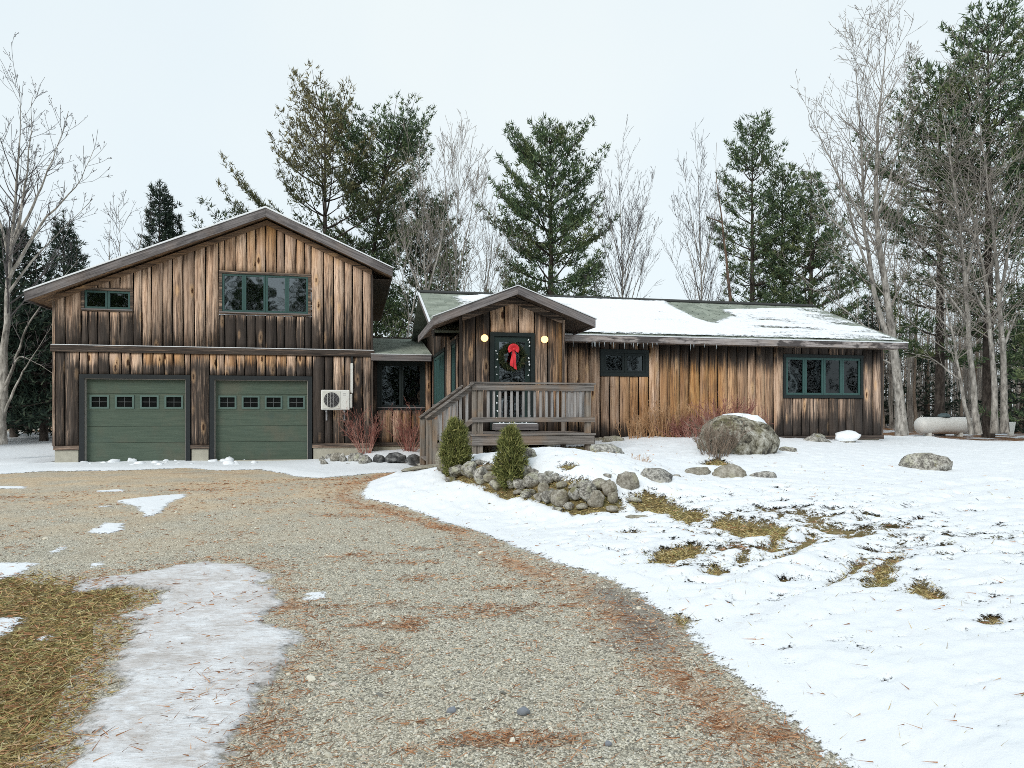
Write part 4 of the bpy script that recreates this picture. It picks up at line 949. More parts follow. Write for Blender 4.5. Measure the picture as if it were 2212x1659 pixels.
# ---------------------------------------------------------------- things hung on the house
def hthing(name, u, w, z, label, cat, group=None): return tag(empty(name, HUW(u, w, z), TH), label, cat, group)
M_WHITE = plain('off white enamel', (.74, .74, .70), .4, .4, .05); M_GRILL = plain('grille shadow', (.035, .035, .036), .5, .3); M_GREYM = plain('grey print', (.30, .30, .31), .6)
hp = hthing('heat_pump', -.50, GW-.22, 1.31, 'white outdoor heat pump unit on brackets beside the garage door', 'heat pump')
m = MB(); m.box((-.40, -.16, .03), (.34, .14, .565)); m.build('casing', M_WHITE, hp, bevel=.02)
m = MB(); m.box((-.365, -.168, .07), (.10, -.161, .53)); m.build('front_panel', plain('front panel', (.66, .66, .60), .45), hp, bevel=.003)
m = MB(); m.lathe([(.20, 0), (.20, -.006)], (-.13, -.169, .30), 'y', 36); m.build('fan_opening', M_GRILL, hp)
m = MB()
for r_ in (.03, .065, .10, .135, .17, .198):
    pts = [(-.13 + r_*math.cos(g*math.pi/14), -.182, .30 + r_*math.sin(g*math.pi/14)) for g in range(29)]; m.tube(pts, .003, 4, False)
m.build('grille', M_GREYM, hp)
for dx in (-.10, -.03, .045, -.165): 
    m = MB(); m.box((-.135+dx, -.192, .30-math.sqrt(max(.0, .2**2-(dx-.005)**2))), (-.127+dx, -.186, .30+math.sqrt(max(.0, .2**2-(dx-.005)**2)))); m.build('grille_bar', M_WHITE, hp)
m = MB(); m.box((.341, -.12, .08), (.41, .10, .46)); m.build('valve_cover', M_WHITE, hp, bevel=.02)
m = MB()
for i in range(5): m.box((.165+.018*i, -.1632, .455), (.177+.018*i, -.1605, .472))
for i in range(4): m.box((.17+.02*i, -.1632, .42), (.182+.02*i, -.1605, .432))
m.build('badge', M_GREYM, hp)
for x_ in (-.27, .2):
    m = MB(); m.box((x_-.025, -.10, -.03), (x_+.025, .205, .028)); m.box((x_-.02, .16, -.25), (x_+.02, .2, -.03)); m.build('bracket', M_GREYM, hp)
ls = tag(hthing('pipe_cover', -.105, GW-.05, 1.79, 'narrow white vertical pipe cover running up from the heat pump', 'pipe cover')); m = MB(); m.box((-.035, -.05, 0), (.035, .018, .82)); m.build('cover', M_WHITE, ls, bevel=.01)
m = MB(); m.box((-.028, -.04, .821), (.028, .016, 1.0)); m.build('duct_top', M_TRIMG, ls)

t = NT('lit globe'); e_ = t.n('ShaderNodeEmission'); t.put(e_.inputs[0], (1.0, .62, .24)); t.put(e_.inputs[1], 2.3); t.t.links.new(e_.outputs[0], t.out.inputs[0]); M_GLOBE = t.m
for u_, lb in ((2.655, 'lit round wall lamp between the wreath door and the porch steps side'), (3.965, 'lit round wall lamp on the golden board side of the wreath door')):
    lp = hthing('wall_lamp', u_, EW-.05, 2.84, lb, 'wall lamp', 'lit globe lamps flanking the entry door')
    m = MB(); m.lathe([(.055, .02), (.055, -.01), (.03, -.03), (.03, -.055)], (0, 0, 0), 'y', 20); m.build('wall_plate', M_TRIMG, lp)
    m = MB(); m.lathe([(.078*math.sin(g*math.pi/12)+.0005, -.076*math.cos(g*math.pi/12)) for g in range(13)], (0, -.125, 0), 'z', 24); m.build('globe', M_GLOBE, lp, smooth=True)

# wreath with bow on the door
t = NT('wreath needles'); M_WRE = t.pbr(t.ramp(t.island(), [(0, (.008, .016, .008)), (.5, (.03, .05, .02)), (.9, (.07, .08, .03)), (1, (.18, .12, .06))]), .7)
M_RED = plain('red ribbon', (.72, .035, .045), .5, .4, .1)
wr = hthing('wreath', 3.28, EW-.07, 2.46, 'evergreen wreath with red bow hanging on the entry door', 'wreath')
n = 2600; g = R.uniform(0, 6.283, n); rr_ = .225 + R.normal(0, .022, n); P = np.c_[rr_*np.cos(g), R.uniform(-.05, .02, n), rr_*np.sin(g)]
D = np.c_[np.cos(g+R.normal(0, .9, n)), R.normal(-.35, .35, n), np.sin(g+R.normal(0, .9, n))]; D /= np.linalg.norm(D, axis=1)[:, None]
o = slivers('foliage', P, D, R.uniform(.05, .11, n), R.uniform(.008, .016, n), M_WRE); o.parent = wr
m = MB()
for i in range(9):
    g = math.pi*(-.12 + 1.24*i/8); c_, s_ = math.cos(g), math.sin(g); b = MB(); k_ = .125
    pts = []
    for j in range(7):
        q_ = j/6; rad = k_*math.sin(q_*math.pi*.55+.12); h_ = .035*math.sin(q_*math.pi)
        pts.append((rad*c_, -.10-h_, .155+rad*s_*.95))
    wv = [(.012 + .022*math.sin(j/6*math.pi*.9)) for j in range(7)]
    V = [(p[0]-s_*w_, p[1]-.01*(e_ > 0), p[2]+c_*w_) if e_ > 0 else (p[0]+s_*w_, p[1], p[2]-c_*w_) for p, w_ in zip(pts, wv) for e_ in (1, -1)]
    m.add(V, [(2*j, 2*j+1, 2*j+3, 2*j+2) for j in range(6)])
m.lathe([(.002, -.02), (.028, -.012), (.03, .01), (.01, .02)], (0, -.13, .155), 'y', 12)
m.build('bow', M_RED, wr, smooth=False)
for dx, ln in ((-.035, .34), (.035, .40)):
    m = MB(); V = []
    for j in range(8):
        q_ = j/7; x_ = dx*q_*1.3 + .008*math.sin(q_*6); y_ = -.105 + .012*math.sin(q_*7+dx*40); z_ = .15-ln*q_
        V += [(x_-.026-.006*q_, y_, z_ + (0.0 if j < 7 else -.0)), (x_+.026+.006*q_, y_-.004, z_ - (.03 if j == 7 else 0))]
    m.add(V, [(2*j, 2*j+1, 2*j+3, 2*j+2) for j in range(7)]); m.build('ribbon_tail', M_RED, wr)
# string lights round the door
sl_ = hthing('string_lights', 3.29, EW-.06, 1.0, 'string of small white bulbs round the entry door frame', 'string lights')
m = MB(); pl = [(-.36 + .01*math.sin(i), -.004, .1+.12*i) for i in range(15)]; m.tube(pl, .003, 4); pr = [(.36 + .012*math.sin(i*1.7), -.004, .1+.12*i) for i in range(16)]; m.tube(pr, .003, 4); m.build('wire', M_TRIMG, sl_)
mb_ = MB().lathe([(.002, -.022), (.014, -.01), (.014, .012), (.002, .022)], (0, 0, 0), 'z', 8).mesh('bulb', plain('white bulb', (.8, .84, .86), .3, .5), True)
for x_, z_ in [(-.355, q) for q in (.15, .3, .47, .62, 1.08, 1.24, 1.40, 1.52, 1.58)] + [(.36, q) for q in (.2, .36, .5, .82, 1.07, 1.18, 1.30, 1.36, 1.44, 1.70, 1.78, 1.83)] + [(q, .06) for q in (-.3, -.2, -.08, .05, .2, .3)]:
    b = link('bulb', mb_, sl_, (x_+rnd.uniform(-.02, .02), -.012, z_), (rnd.uniform(-.6, .6), rnd.uniform(-.8, .8), 0)); k_ = rnd.uniform(.7, 1.25); b.scale = (k_, k_, k_)

# ---------------------------------------------------------------- gas tank
gx, gy, _ = at_depth(2040, 943, 30.0); gz = hz(gx, gy)
tank = tag(empty('gas_tank', (gx, gy, gz), .06), 'long white propane gas tank lying on two feet before the woods', 'gas tank')
L_, r_ = 1.26, .36; cz = .47
prof = [(r_*math.sin(i*math.pi/16)+.001, -L_ + r_*.75 - r_*.75*math.cos(i*math.pi/16)) for i in range(9)] + [(r_*math.cos(i*math.pi/16)+.001, L_ - r_*.75 + r_*.75*math.sin(i*math.pi/16)) for i in range(9)]
m = MB(); m.lathe(prof, (0, 0, cz), 'x', 32); m.build('shell', plain('white tank paint', (.76, .76, .73), .45, .4, .04), tank, smooth=True)
for x_ in (-.75, .62):
    m = MB(); m.box((x_-.06, -.2, -.02), (x_+.06, .2, .18)); m.build('foot', M_WHITE, tank)
for x_ in (-1.0, 1.0):
    m = MB(); m.tube([(x_-.04, 0, cz+r_-.03), (x_-.04, 0, cz+r_+.04), (x_+.04, 0, cz+r_+.04), (x_+.04, 0, cz+r_-.03)], .012, 6); m.build('lifting_eye', M_WHITE, tank)
m = MB(); m.lathe([(.24, -.02), (.24, .03), (.20, .10), (.11, .14), (.01, .15)], (-.02, 0, cz+r_+.01), 'z', 24); m.build('dome_lid', plain('grey green lid', (.09, .13, .14), .5), tank, smooth=True)
m = MB(); m.box((-.85, -.05, cz+r_-.005), (.95, .05, cz+r_+.02)); m.build('top_strip', M_TRIMG, tank)
px_, py_, _ = at_depth(2183, 905, 31.0)
o = MB().prism([(-.1, .0), (.1, .0), (.22, .62), (-.22, .62)], -.06, .06).build('white_item', M_WHITE, None, (px_, py_, hz(px_, py_)-.02), (0, 0, .1), bevel=.02); tag(o, 'small white tapered tub by the rightmost grey trunks', 'item')  # stand-in for a white patch of unknown kind among the trunks

# ---------------------------------------------------------------- rocks
t = NT('granite'); v = objvec(t); n1 = t.noise(v, 9, 6, 0.78); n2 = t.noise(v, 32, 3, 0.75); rd = t.rand()
col = t.ramp(t.math('ADD', t.math('MULTIPLY', n1, .6), t.math('MULTIPLY', n2, .4)), [(.40, (.03, .028, .025)), (.47, (.17, .16, .14)), (.52, (.40, .385, .34)), (.60, (.72, .70, .64))])
col = t.mix(.28, col, t.ramp(rd, [(0, (.10, .095, .09)), (.3, (.36, .355, .34)), (.6, (.22, .20, .17)), (.8, (.46, .44, .39)), (1, (.16, .16, .165))]))
li = t.step(t.noise(v, 4.0, 4, .7), .52, .64); col = t.mix(t.math('MULTIPLY', li, .55), col, (.46, .46, .33))
mo = t.step(t.noise(t.map(v, (1, 1, 1), (5, 3, 1)), 3.0, 5, .75), .56, .66); col = t.mix(t.math('MULTIPLY', mo, .7), col, (.15, .135, .045))
hue = t.noise(t.vmath('ADD', t.coord('Object'), t.rand()), .01, 1); col = t.mix(t.math('MULTIPLY', t.step(t.math('FRACT', t.math('MULTIPLY', rd, 7.3)), .5, .9), .45), col, (.26, .22, .15))
M_ROCK = t.pbr(col, .9, t.bump(t.math('ADD', n1, t.math('MULTIPLY', n2, .4)), .7, .03), .2)
t = NT('dark wet rock'); v = objvec(t); n1 = t.noise(v, 9, 5, .65)
M_ROCKD = t.pbr(t.ramp(n1, [(.35, (.018, .018, .018)), (.52, (.10, .10, .10)), (.7, (.34, .34, .33))]), .75, t.bump(n1, .6, .02), .3)

def ico(sub):
    bm = bmesh.new(); bmesh.ops.create_icosphere(bm, subdivisions=sub, radius=1); v = np.array([p.co for p in bm.verts]); f = np.array([[q.index for q in p.verts] for p in bm.faces]); bm.free(); return v, f
ICO = {k_: ico(k_) for k_ in (2, 3, 4)}
def rock_mesh(name, sx, sy, sz, sub=2, rough=.22, boxy=.35, mat=None, cuts=9):
    v, f = ICO[sub]; s_ = R.uniform(0, 99); v = v.copy()
    p4 = np.sign(v)*np.abs(v)**(1-boxy); p4 /= np.abs(p4).max(); v = v*.55 + p4*.45
    for _ in range(cuts):
        n_ = R.normal(size=3); n_ /= np.linalg.norm(n_); v = v - np.maximum(0, v@n_ - R.uniform(.62 if cuts > 5 else .82, .92))[:, None]*n_
    d = 1 + rough*fbm(v*1.5 + s_, 3) + rough*.35*vnoise(v*4.5 + s_)
    v = v*d[:, None]*[sx, sy, sz]; return mesh_np(name, v, [f], mat or M_ROCK, True)
C7 = lambda x, y: ((1200 + x/2.765)/1.3562, (1250 + y/2.765)/1.3562)
C8 = lambda x, y: ((1900 + x/2.328)/1.3562, (1200 + y/2.328)/1.3562)
def rock_at(px, py, wpx, hpx, depth=.85, sink=.12, sub=2, name='rock', parent=None, loc0=(0, 0, 0), mat=None, rough=.22, rz=None, base=None, boxy=.35, cuts=9):
    """px, py: middle of the rock's foot in the photograph, wpx/hpx its size there"""
    x, y, z = on_ground(px, py); s_ = y/F; sx = wpx*s_/2; sz = hpx*s_/(2-sink*2)
    me = rock_mesh(name, sx, sx*depth, sz, sub, rough, boxy, mat, cuts)
    y += sx*depth*.55; z = hz(x, y) if base is None else z
    return link(name, me, parent, (x-loc0[0], y-loc0[1], z + sz*(1-2*sink) - loc0[2]), (rnd.uniform(-.15, .15), rnd.uniform(-.12, .12), rnd.uniform(-.3, .3) if rz is None else rz))

ax, ay, az_ = on_ground(1150, 1075)
rwall = tag(empty('stone_wall', (ax, ay, az_)), 'low dry wall of rounded lichened boulders holding up the planted bank', 'stone wall')
WS = [(262,390,110,170),(372,430,115,100),(480,430,112,120),(572,470,95,110),(640,372,80,45),(650,470,95,75),(705,530,100,70),(575,478,80,45),(745,470,85,70),(835,520,95,100),(880,470,80,80),(940,440,92,100),(1010,425,75,70),
      (1140,418,110,45),(895,535,105,85),(985,510,120,100),(1105,505,135,110),(1190,462,75,70),(1085,560,105,85),(1060,615,105,62),(1135,640,115,115),(1220,672,145,145),(1232,530,95,62),(1340,620,115,105),(1425,545,105,85),(1330,528,95,50),
      (1455,655,150,160),(1555,540,130,95),(1615,595,150,125),(1515,680,135,125),(1655,640,95,95),(1600,445,85,50),(880,570,85,42),(965,590,105,55),(1205,712,95,42),(1640,702,95,42),(560,320,70,40),(1400,690,90,45),(1290,690,90,60),(330,470,70,50)]
for cx_, cy_, w_, h_ in WS:
    if cx_ < 1050: w_ *= 1.22; h_ *= 1.12
    px, py = C7(cx_, cy_); rock_at(px, py, w_/2.765/1.3562*1.08, h_/2.765/1.3562*1.06, .9, .10, 3, 'stone', rwall, (ax, ay, az_), rough=.2, boxy=.25)
ax, ay, az_ = on_ground(800, 1004)
bord = tag(empty('stone_border', (ax, ay, az_)), 'row of dark and pale rocks edging the snowy bed under the passage window', 'stone border')
C5 = lambda x, y: ((900 + x/4.74)/1.3562, (1050 + y/4.74)/1.3562)
for cx_, cy_, w_, h_, dk in [(195,1450,70,80,0),(230,1505,100,90,0),(300,1420,110,90,0),(385,1460,160,130,0),(495,1465,110,130,0),(600,1460,90,130,0),(700,1460,135,140,0),(800,1490,170,140,0),(980,1480,180,130,1),(1210,1480,270,150,1),(1460,1500,200,150,1),(1605,1460,100,130,0),(555,1495,70,40,0),(1590,1500,150,40,0)]:
    px, py = C5(cx_, cy_); rock_at(px, py, w_/4.74/1.3562*1.08, h_/4.74/1.3562*1.1, .9, .08, 3, 'stone', bord, (ax, ay, az_), M_ROCKD if dk else None)
o = rock_at(*C5(1560, 1575), 95, 9, 1.2, .2, 3, 'stepping_stone', boxy=.5); tag(o, 'flat grey stone slab at the foot of the porch steps', 'stone')

t = NT('mossy granite'); v = objvec(t); n1 = t.noise(v, 6, 6, .8, .6); n2 = t.noise(v, 1.6, 4, .7)
col = t.ramp(n1, [(.38, (.03, .027, .022)), (.46, (.15, .135, .10)), (.54, (.36, .34, .28)), (.66, (.60, .585, .53))]); col = t.mix(t.math('MULTIPLY', t.step(n2, .50, .66), .45), col, (.20, .18, .085)); col = t.mix(t.math('MULTIPLY', t.step(t.noise(t.map(v, (1.5, 1, .5), (3, 1, 2)), 2.2, 4, .7), .56, .64), .8), col, (.045, .043, .04))
M_BOULD = t.pbr(col, .9, t.bump(n1, .8, .05), .2)
BR = rock_at(*C8(640, 322), 560/2.328/1.3562, 285/2.328/1.3562*1.0, .8, .30, 4, 'boulder', rz=.1, rough=.14, boxy=.0, mat=M_BOULD, cuts=5)
tag(BR, 'huge rounded mossy boulder with a snow cap in front of the house wall', 'boulder')
for c_, w_, h_, lb in [(C8(330, 468), 210, 78, 'flat lichened rock touching its larger twin below the twiggy shrub'), (C8(545, 492), 245, 98, 'broad speckled rock, larger of the touching pair below the twiggy shrub'),
        (C8(198, 490), 112, 42, 'little low rock just beside the touching pair of flat rocks'), (C8(780, 494), 185, 66, 'thin slanting rock lying alone in snow below the huge boulder'), (C8(960, 310), 165, 55, 'low flat rock at the foot of the huge boulder nearer the house corner'),
        (C8(1150, 242), 225, 66, 'long block of stone lying against the foundation under the curtained window'), (C8(1365, 242), 165, 72, 'rounded rock wearing a thick snow cap beside the foundation'),
        (C8(1955, 440), 385, 122, 'long ridged grey rock alone in the open snow near the gas tank'), (C8(55, 525), 215, 105, 'rounded pale boulder in snow between stone wall and flat rocks')]:
    o = rock_at(*c_, w_/2.328/1.3562, h_/2.328/1.3562*1.1, .6, .27, 3, 'rock', rough=.26, boxy=.45); tag(o, lb, 'rock')
    if 'snow cap beside' in lb: capped = o
for c_, w_, h_, lb in [(C7(1775, 525), 205, 122, 'egg shaped lichened boulder just past the end of the stone wall'), (C7(1610, 242), 305, 98, 'wide mossy rock in the snow by the porch corner post'),
        (C7(1655, 145), 175, 66, 'grey snow dusted rock behind the wide mossy one by the porch'), (C7(1530, 138), 85, 55, 'small grey rock tucked against the porch corner'), (C7(985, 285), 120, 110, 'tall snow topped rock behind the second dwarf spruce'),
        (C7(700, 195), 80, 60, 'rock under the porch edge between the dwarf spruces'), (C7(652, 662), 58, 36, 'single fist sized grey stone lying on the snow slope'), (C7(1830, 770), 230, 45, 'flat brown stone flush with dead grass by the stone wall'), (C7(1810, 625), 150, 40, 'flat blue grey stone in the matted grass patch')]:
    o = rock_at(*c_, w_/2.765/1.3562, h_/2.765/1.3562*1.1, .7, .25, 3, 'rock', rough=.24); tag(o, lb, 'rock')
# snow caps, following the rock under them
def cap(o, name, lo, label, dy=0):
    v = np.array([p.co for p in o.data.vertices]); f = np.array([list(p.vertices) for p in o.data.polygons]); nn = v[:, 2]/v[:, 2].max()
    k_ = nn - lo + .1*vnoise(v*5) + dy*v[:, 0]; d = np.clip(k_*.28, -.02, .05); n_ = v/np.linalg.norm(v, axis=1)[:, None]; v2 = v + n_*d[:, None]
    f = f[(k_[f] > -.12).any(1)]; c = link(name, mesh_np(name, v2, [f], M_SNOW, True), None, o.location, o.rotation_euler); tag(c, label, 'snow', kind='stuff')
cap(BR, 'boulder_snow', .86, 'snow cap on the huge boulder', .25); cap(capped, 'rock_snow', .1, 'thick snow cap on the rock beside the foundation')
# clods of shovelled snow before the garage
n_ = 0
for px in list(range(150, 560, 6)) + [190, 205, 290, 440, 500, 540, 545]:
    w_ = rnd.choice((.04, .06, .08, .10, .15))*rnd.uniform(.8, 1.25); x, y, z = on_ground(px + rnd.uniform(-8, 8), 1002 + rnd.uniform(-6, 7))
    o = link('snow_clod', rock_mesh('snow_clod', w_, w_*.8, w_*rnd.uniform(.5, .85), 2, .35, .2, M_SNOW), None, (x, y, z + w_*.22), (0, 0, rnd.uniform(0, 3)))
    tag(o, 'shovelled clod of snow in the ridge before the garage doors', 'snow clod', 'snow clods along the garage front')
# few larger stones lying loose on the drive
for px, py, w_, lb in ((1130, 1550, 34, 'blue grey stone half sunk in the near gravel'), (975, 1543, 26, 'smaller blue grey stone in the near gravel'), (1315, 1615, 18, 'small dark stone lowest on the drive near the snow edge'), (1262, 1620, 14, 'pebble sized pale stone close to the small dark stone')):
    o = rock_at(px, py, w_, w_*.5, .8, .25, 2, 'loose_stone', mat=plain('blue grey stone', (.22, .24, .27), .8)); tag(o, lb, 'stone')
# ---------------------------------------------------------------- trees and shrubs
t = NT('pine needles'); v = t.coord('Object'); lo = t.noise(v, .55, 3); rr = t.island()
c1 = t.ramp(rr, [(0, (.026, .052, .03)), (.4, (.068, .115, .058)), (.8, (.13, .19, .09)), (1, (.20, .25, .12))])
c2 = t.ramp(rr, [(0, (.07, .085, .032)), (.5, (.18, .19, .07)), (1, (.30, .29, .13))])
col = t.mix(t.math('MULTIPLY', t.step(lo, .48, .68), .55), c1, c2)
M_PINE = t.pbr(col, .75, None, .25)
t = NT('yellowing pine needles'); rr = t.island(); sz_ = t.n('ShaderNodeSeparateXYZ'); t.put(sz_.inputs[0], t.coord('Object'))
c1 = t.ramp(rr, [(0, (.012, .026, .014)), (.6, (.045, .075, .035)), (1, (.085, .11, .05))]); c2 = t.ramp(rr, [(0, (.09, .085, .035)), (.5, (.21, .18, .08)), (1, (.33, .28, .15))])
M_PINEY = t.pbr(t.mix(t.math('MULTIPLY', t.step(t.math('ADD', sz_.outputs[2], t.math('MULTIPLY', t.noise(t.coord('Object'), .8, 3), 6.0)), 12.5, 19.0), .75), c1, c2), .75, None, .25)
t = NT('spruce needles'); M_SPRUCE = t.pbr(t.ramp(t.island(), [(0, (.008, .017, .013)), (.5, (.024, .042, .03)), (.9, (.05, .075, .048)), (1, (.09, .11, .07))]), .75, None, .2)
t = NT('dwarf spruce needles'); M_DWARF = t.pbr(t.ramp(t.island(), [(0, (.035, .045, .015)), (.35, (.12, .14, .042)), (.75, (.26, .275, .085)), (1, (.42, .39, .15))]), .7, None, .25)
def bark(name, a, b, c, sc=9):
    t = NT(name); v = objvec(t); n1 = t.noise(t.map(v, (1, 1, .35)), sc, 5, .7); n2 = t.noise(v, 1.3, 3)
    col = t.ramp(n1, [(.34, a), (.5, b), (.66, c)]); col = t.mix(t.math('MULTIPLY', t.step(n2, .5, .66), .4), col, tuple(q*.55 for q in b))
    return t.pbr(col, .92, t.bump(n1, .6, .02), .15)
M_BARKP = bark('dark pine bark', (.022, .018, .016), (.07, .058, .05), (.13, .11, .095))
M_BARKG = bark('grey mottled bark', (.10, .092, .083), (.31, .29, .26), (.52, .49, .45))
M_TWIG = bark('grey brown twig', (.12, .105, .09), (.28, .25, .22), (.42, .385, .34), 3)
M_TWIGD = bark('dark winter twig', (.045, .042, .045), (.11, .10, .10), (.19, .18, .175), 3)
M_TWIGB = bark('pale brown twig', (.12, .085, .06), (.26, .20, .155), (.38, .31, .25), 3)
M_RTWIG = bark('red osier twig', (.13, .05, .043), (.33, .14, .11), (.52, .33, .27), 6)
M_STRAW = bark('dry brown stalk', (.20, .10, .05), (.46, .27, .14), (.62, .42, .26), 6)

def polytubes(groups):
    """groups {(n, sides): [(pts, radii)]} -> V, F"""
    Vs = []; Fs = []; o = 0
    for (n, sd_), items in groups.items():
        P = np.array([p for p, r in items], float); Rr = np.array([r for p, r in items], float); M = len(P)
        T = np.empty_like(P); T[:, 1:-1] = P[:, 2:] - P[:, :-2]; T[:, 0] = P[:, 1]-P[:, 0]; T[:, -1] = P[:, -1]-P[:, -2]
        T /= np.linalg.norm(T, axis=2, keepdims=True) + 1e-9
        ref = np.where(np.abs(T[:, :1, 2:3]) > .75, np.array([[[1., .13, 0]]]), np.array([[[.12, .2, 1.]]])); ref = np.broadcast_to(ref, T.shape)
        A = np.cross(T, ref); A /= np.linalg.norm(A, axis=2, keepdims=True) + 1e-9; B = np.cross(T, A)
        g = np.arange(sd_)*2*math.pi/sd_
        V = P[:, :, None] + Rr[:, :, None, None]*(A[:, :, None]*np.cos(g)[None, None, :, None] + B[:, :, None]*np.sin(g)[None, None, :, None])
        ix = np.arange(M*n*sd_).reshape(M, n, sd_) + o; nx = np.roll(ix, -1, axis=2)
        Fs.append(np.stack([ix[:, :-1], nx[:, :-1], nx[:, 1:], ix[:, 1:]], -1).reshape(-1, 4)); Vs.append(V.reshape(-1, 3)); o += M*n*sd_
    return np.concatenate(Vs), Fs
class Twigs:
    def __init__(s): s.g = {}
    def add(s, pts, rad, sides): s.g.setdefault((len(pts), sides), []).append((pts, rad))
    def mesh(s, name, mat): V, Fs = polytubes(s.g); return mesh_np(name, V, Fs, mat, True)
def unit(v): return v/(np.linalg.norm(v) + 1e-9)
UP = np.array([0, 0, 1.0])
def rot_away(d, ang, rg):
    a = unit(np.cross(d, rg.normal(size=3))); return unit(d*math.cos(ang) + a*math.sin(ang))
def resample(pts, n):
    P = np.array(pts, float); L = np.r_[0, np.cumsum(np.linalg.norm(np.diff(P, axis=0), axis=1))]; q = np.linspace(0, L[-1], n)
    Q = np.stack([np.interp(q, L, P[:, i]) for i in range(3)], 1)
    for _ in range(2): Q[1:-1] = .25*Q[:-2] + .5*Q[1:-1] + .25*Q[2:]
    return Q, L[-1]

def grow(tw, p0, d, length, r, lvl, maxl, rg, up=.10, spread=(28, 55), dens=(0, 2.4, 3.4, 5.0), rmin=.0055):
    n = (8, 6, 5, 3, 3)[lvl]; pts = [p0]; st_ = length/(n-1); dd = d
    for i in range(n-1):
        dd = unit(dd + UP*up*(1.2 if lvl == 1 else .8) + rg.normal(0, .10 if lvl < 3 else .16, 3)); pts.append(pts[-1] + dd*st_)
    pts = np.array(pts); rad = np.maximum(np.linspace(r, r*.2, n), rmin); tw.add(pts, rad, 4 if lvl < 2 else 3)
    if lvl < maxl:
        k_ = max(2, int(length*dens[lvl]))
        for i in range(k_):
            f_ = rg.uniform(.18, .98); j = min(int(f_*(n-1)), n-2); p = pts[j] + (pts[j+1]-pts[j])*(f_*(n-1)-j); t_ = unit(pts[j+1]-pts[j])
            grow(tw, p, rot_away(t_, math.radians(rg.uniform(*spread)), rg), length*rg.uniform(.28, .5)*(1.15-.6*f_), max(rad[j]*.55, rmin), lvl+1, maxl, rg, up, spread, dens, rmin)

def bare_tree(name, base, stems, label, group=None, maxl=3, kids=1.3, klen=.30, start=.28, mat=None, tmat=None, up=.10, seed=1, spread=(28, 55), dens=(0, 2.4, 3.4, 5.0), rmin=.006, cat='tree'):
    """stems: [(polyline in world metres, base radius)]"""
    rg = np.random.default_rng(seed); root = tag(empty(name, base), label, cat, group); b = np.array(base)
    for si, (pl, r0) in enumerate(stems):
        tk = Twigs(); tw = Twigs()
        Q, L_ = resample(pl, 16); Q = Q - b; rad = np.maximum(r0*(1-np.linspace(0, 1, 16))**1.15, .007)
        Q[1:-1] += rg.normal(0, .02*min(1, L_/8), (14, 3)); rad[0] *= 1.3 if si == 0 else 1; tk.add(Q, rad, 8)
        for i in range(int(L_*kids)):
            f_ = start + (1-start)*rg.random()**.85; f_ = min(f_, .985); j = min(int(f_*15), 14); p = Q[j] + (Q[j+1]-Q[j])*(f_*15-j); t_ = unit(Q[j+1]-Q[j])
            grow(tw, p, rot_away(t_, math.radians(rg.uniform(*spread)), rg), L_*klen*rg.uniform(.4, 1.15)*(1.25-.85*f_), min(rad[j]*.45, .026), 1, maxl, rg, up, spread, dens, rmin)
        limb = link('trunk' if si == 0 else 'limb', tk.mesh('trunk', mat or M_BARKG), root)
        if tw.g: link('branches', tw.mesh('branches', tmat or M_TWIG), limb)
    return root

def tufts(P, D, S, per, wid, rg, cone=.75, upb=.25):
    n = len(P); P = np.repeat(P, per, 0); D = np.repeat(D, per, 0); S = np.repeat(S, per)
    d = D*.7 + rg.normal(0, cone, (n*per, 3))*.8 + np.array([0, 0, upb]); d /= np.linalg.norm(d, axis=1)[:, None] + 1e-9
    s_ = np.cross(d, rg.normal(size=d.shape)); s_ /= np.linalg.norm(s_, axis=1)[:, None] + 1e-9
    L_ = S*rg.uniform(.7, 1.3, len(S)); w_ = wid*rg.uniform(.7, 1.4, len(S))
    P = P + rg.normal(0, 1, P.shape)*S[:, None]*.22
    return np.stack([P - s_*w_[:, None], P + s_*w_[:, None], P + d*L_[:, None]], 1).reshape(-1, 3)

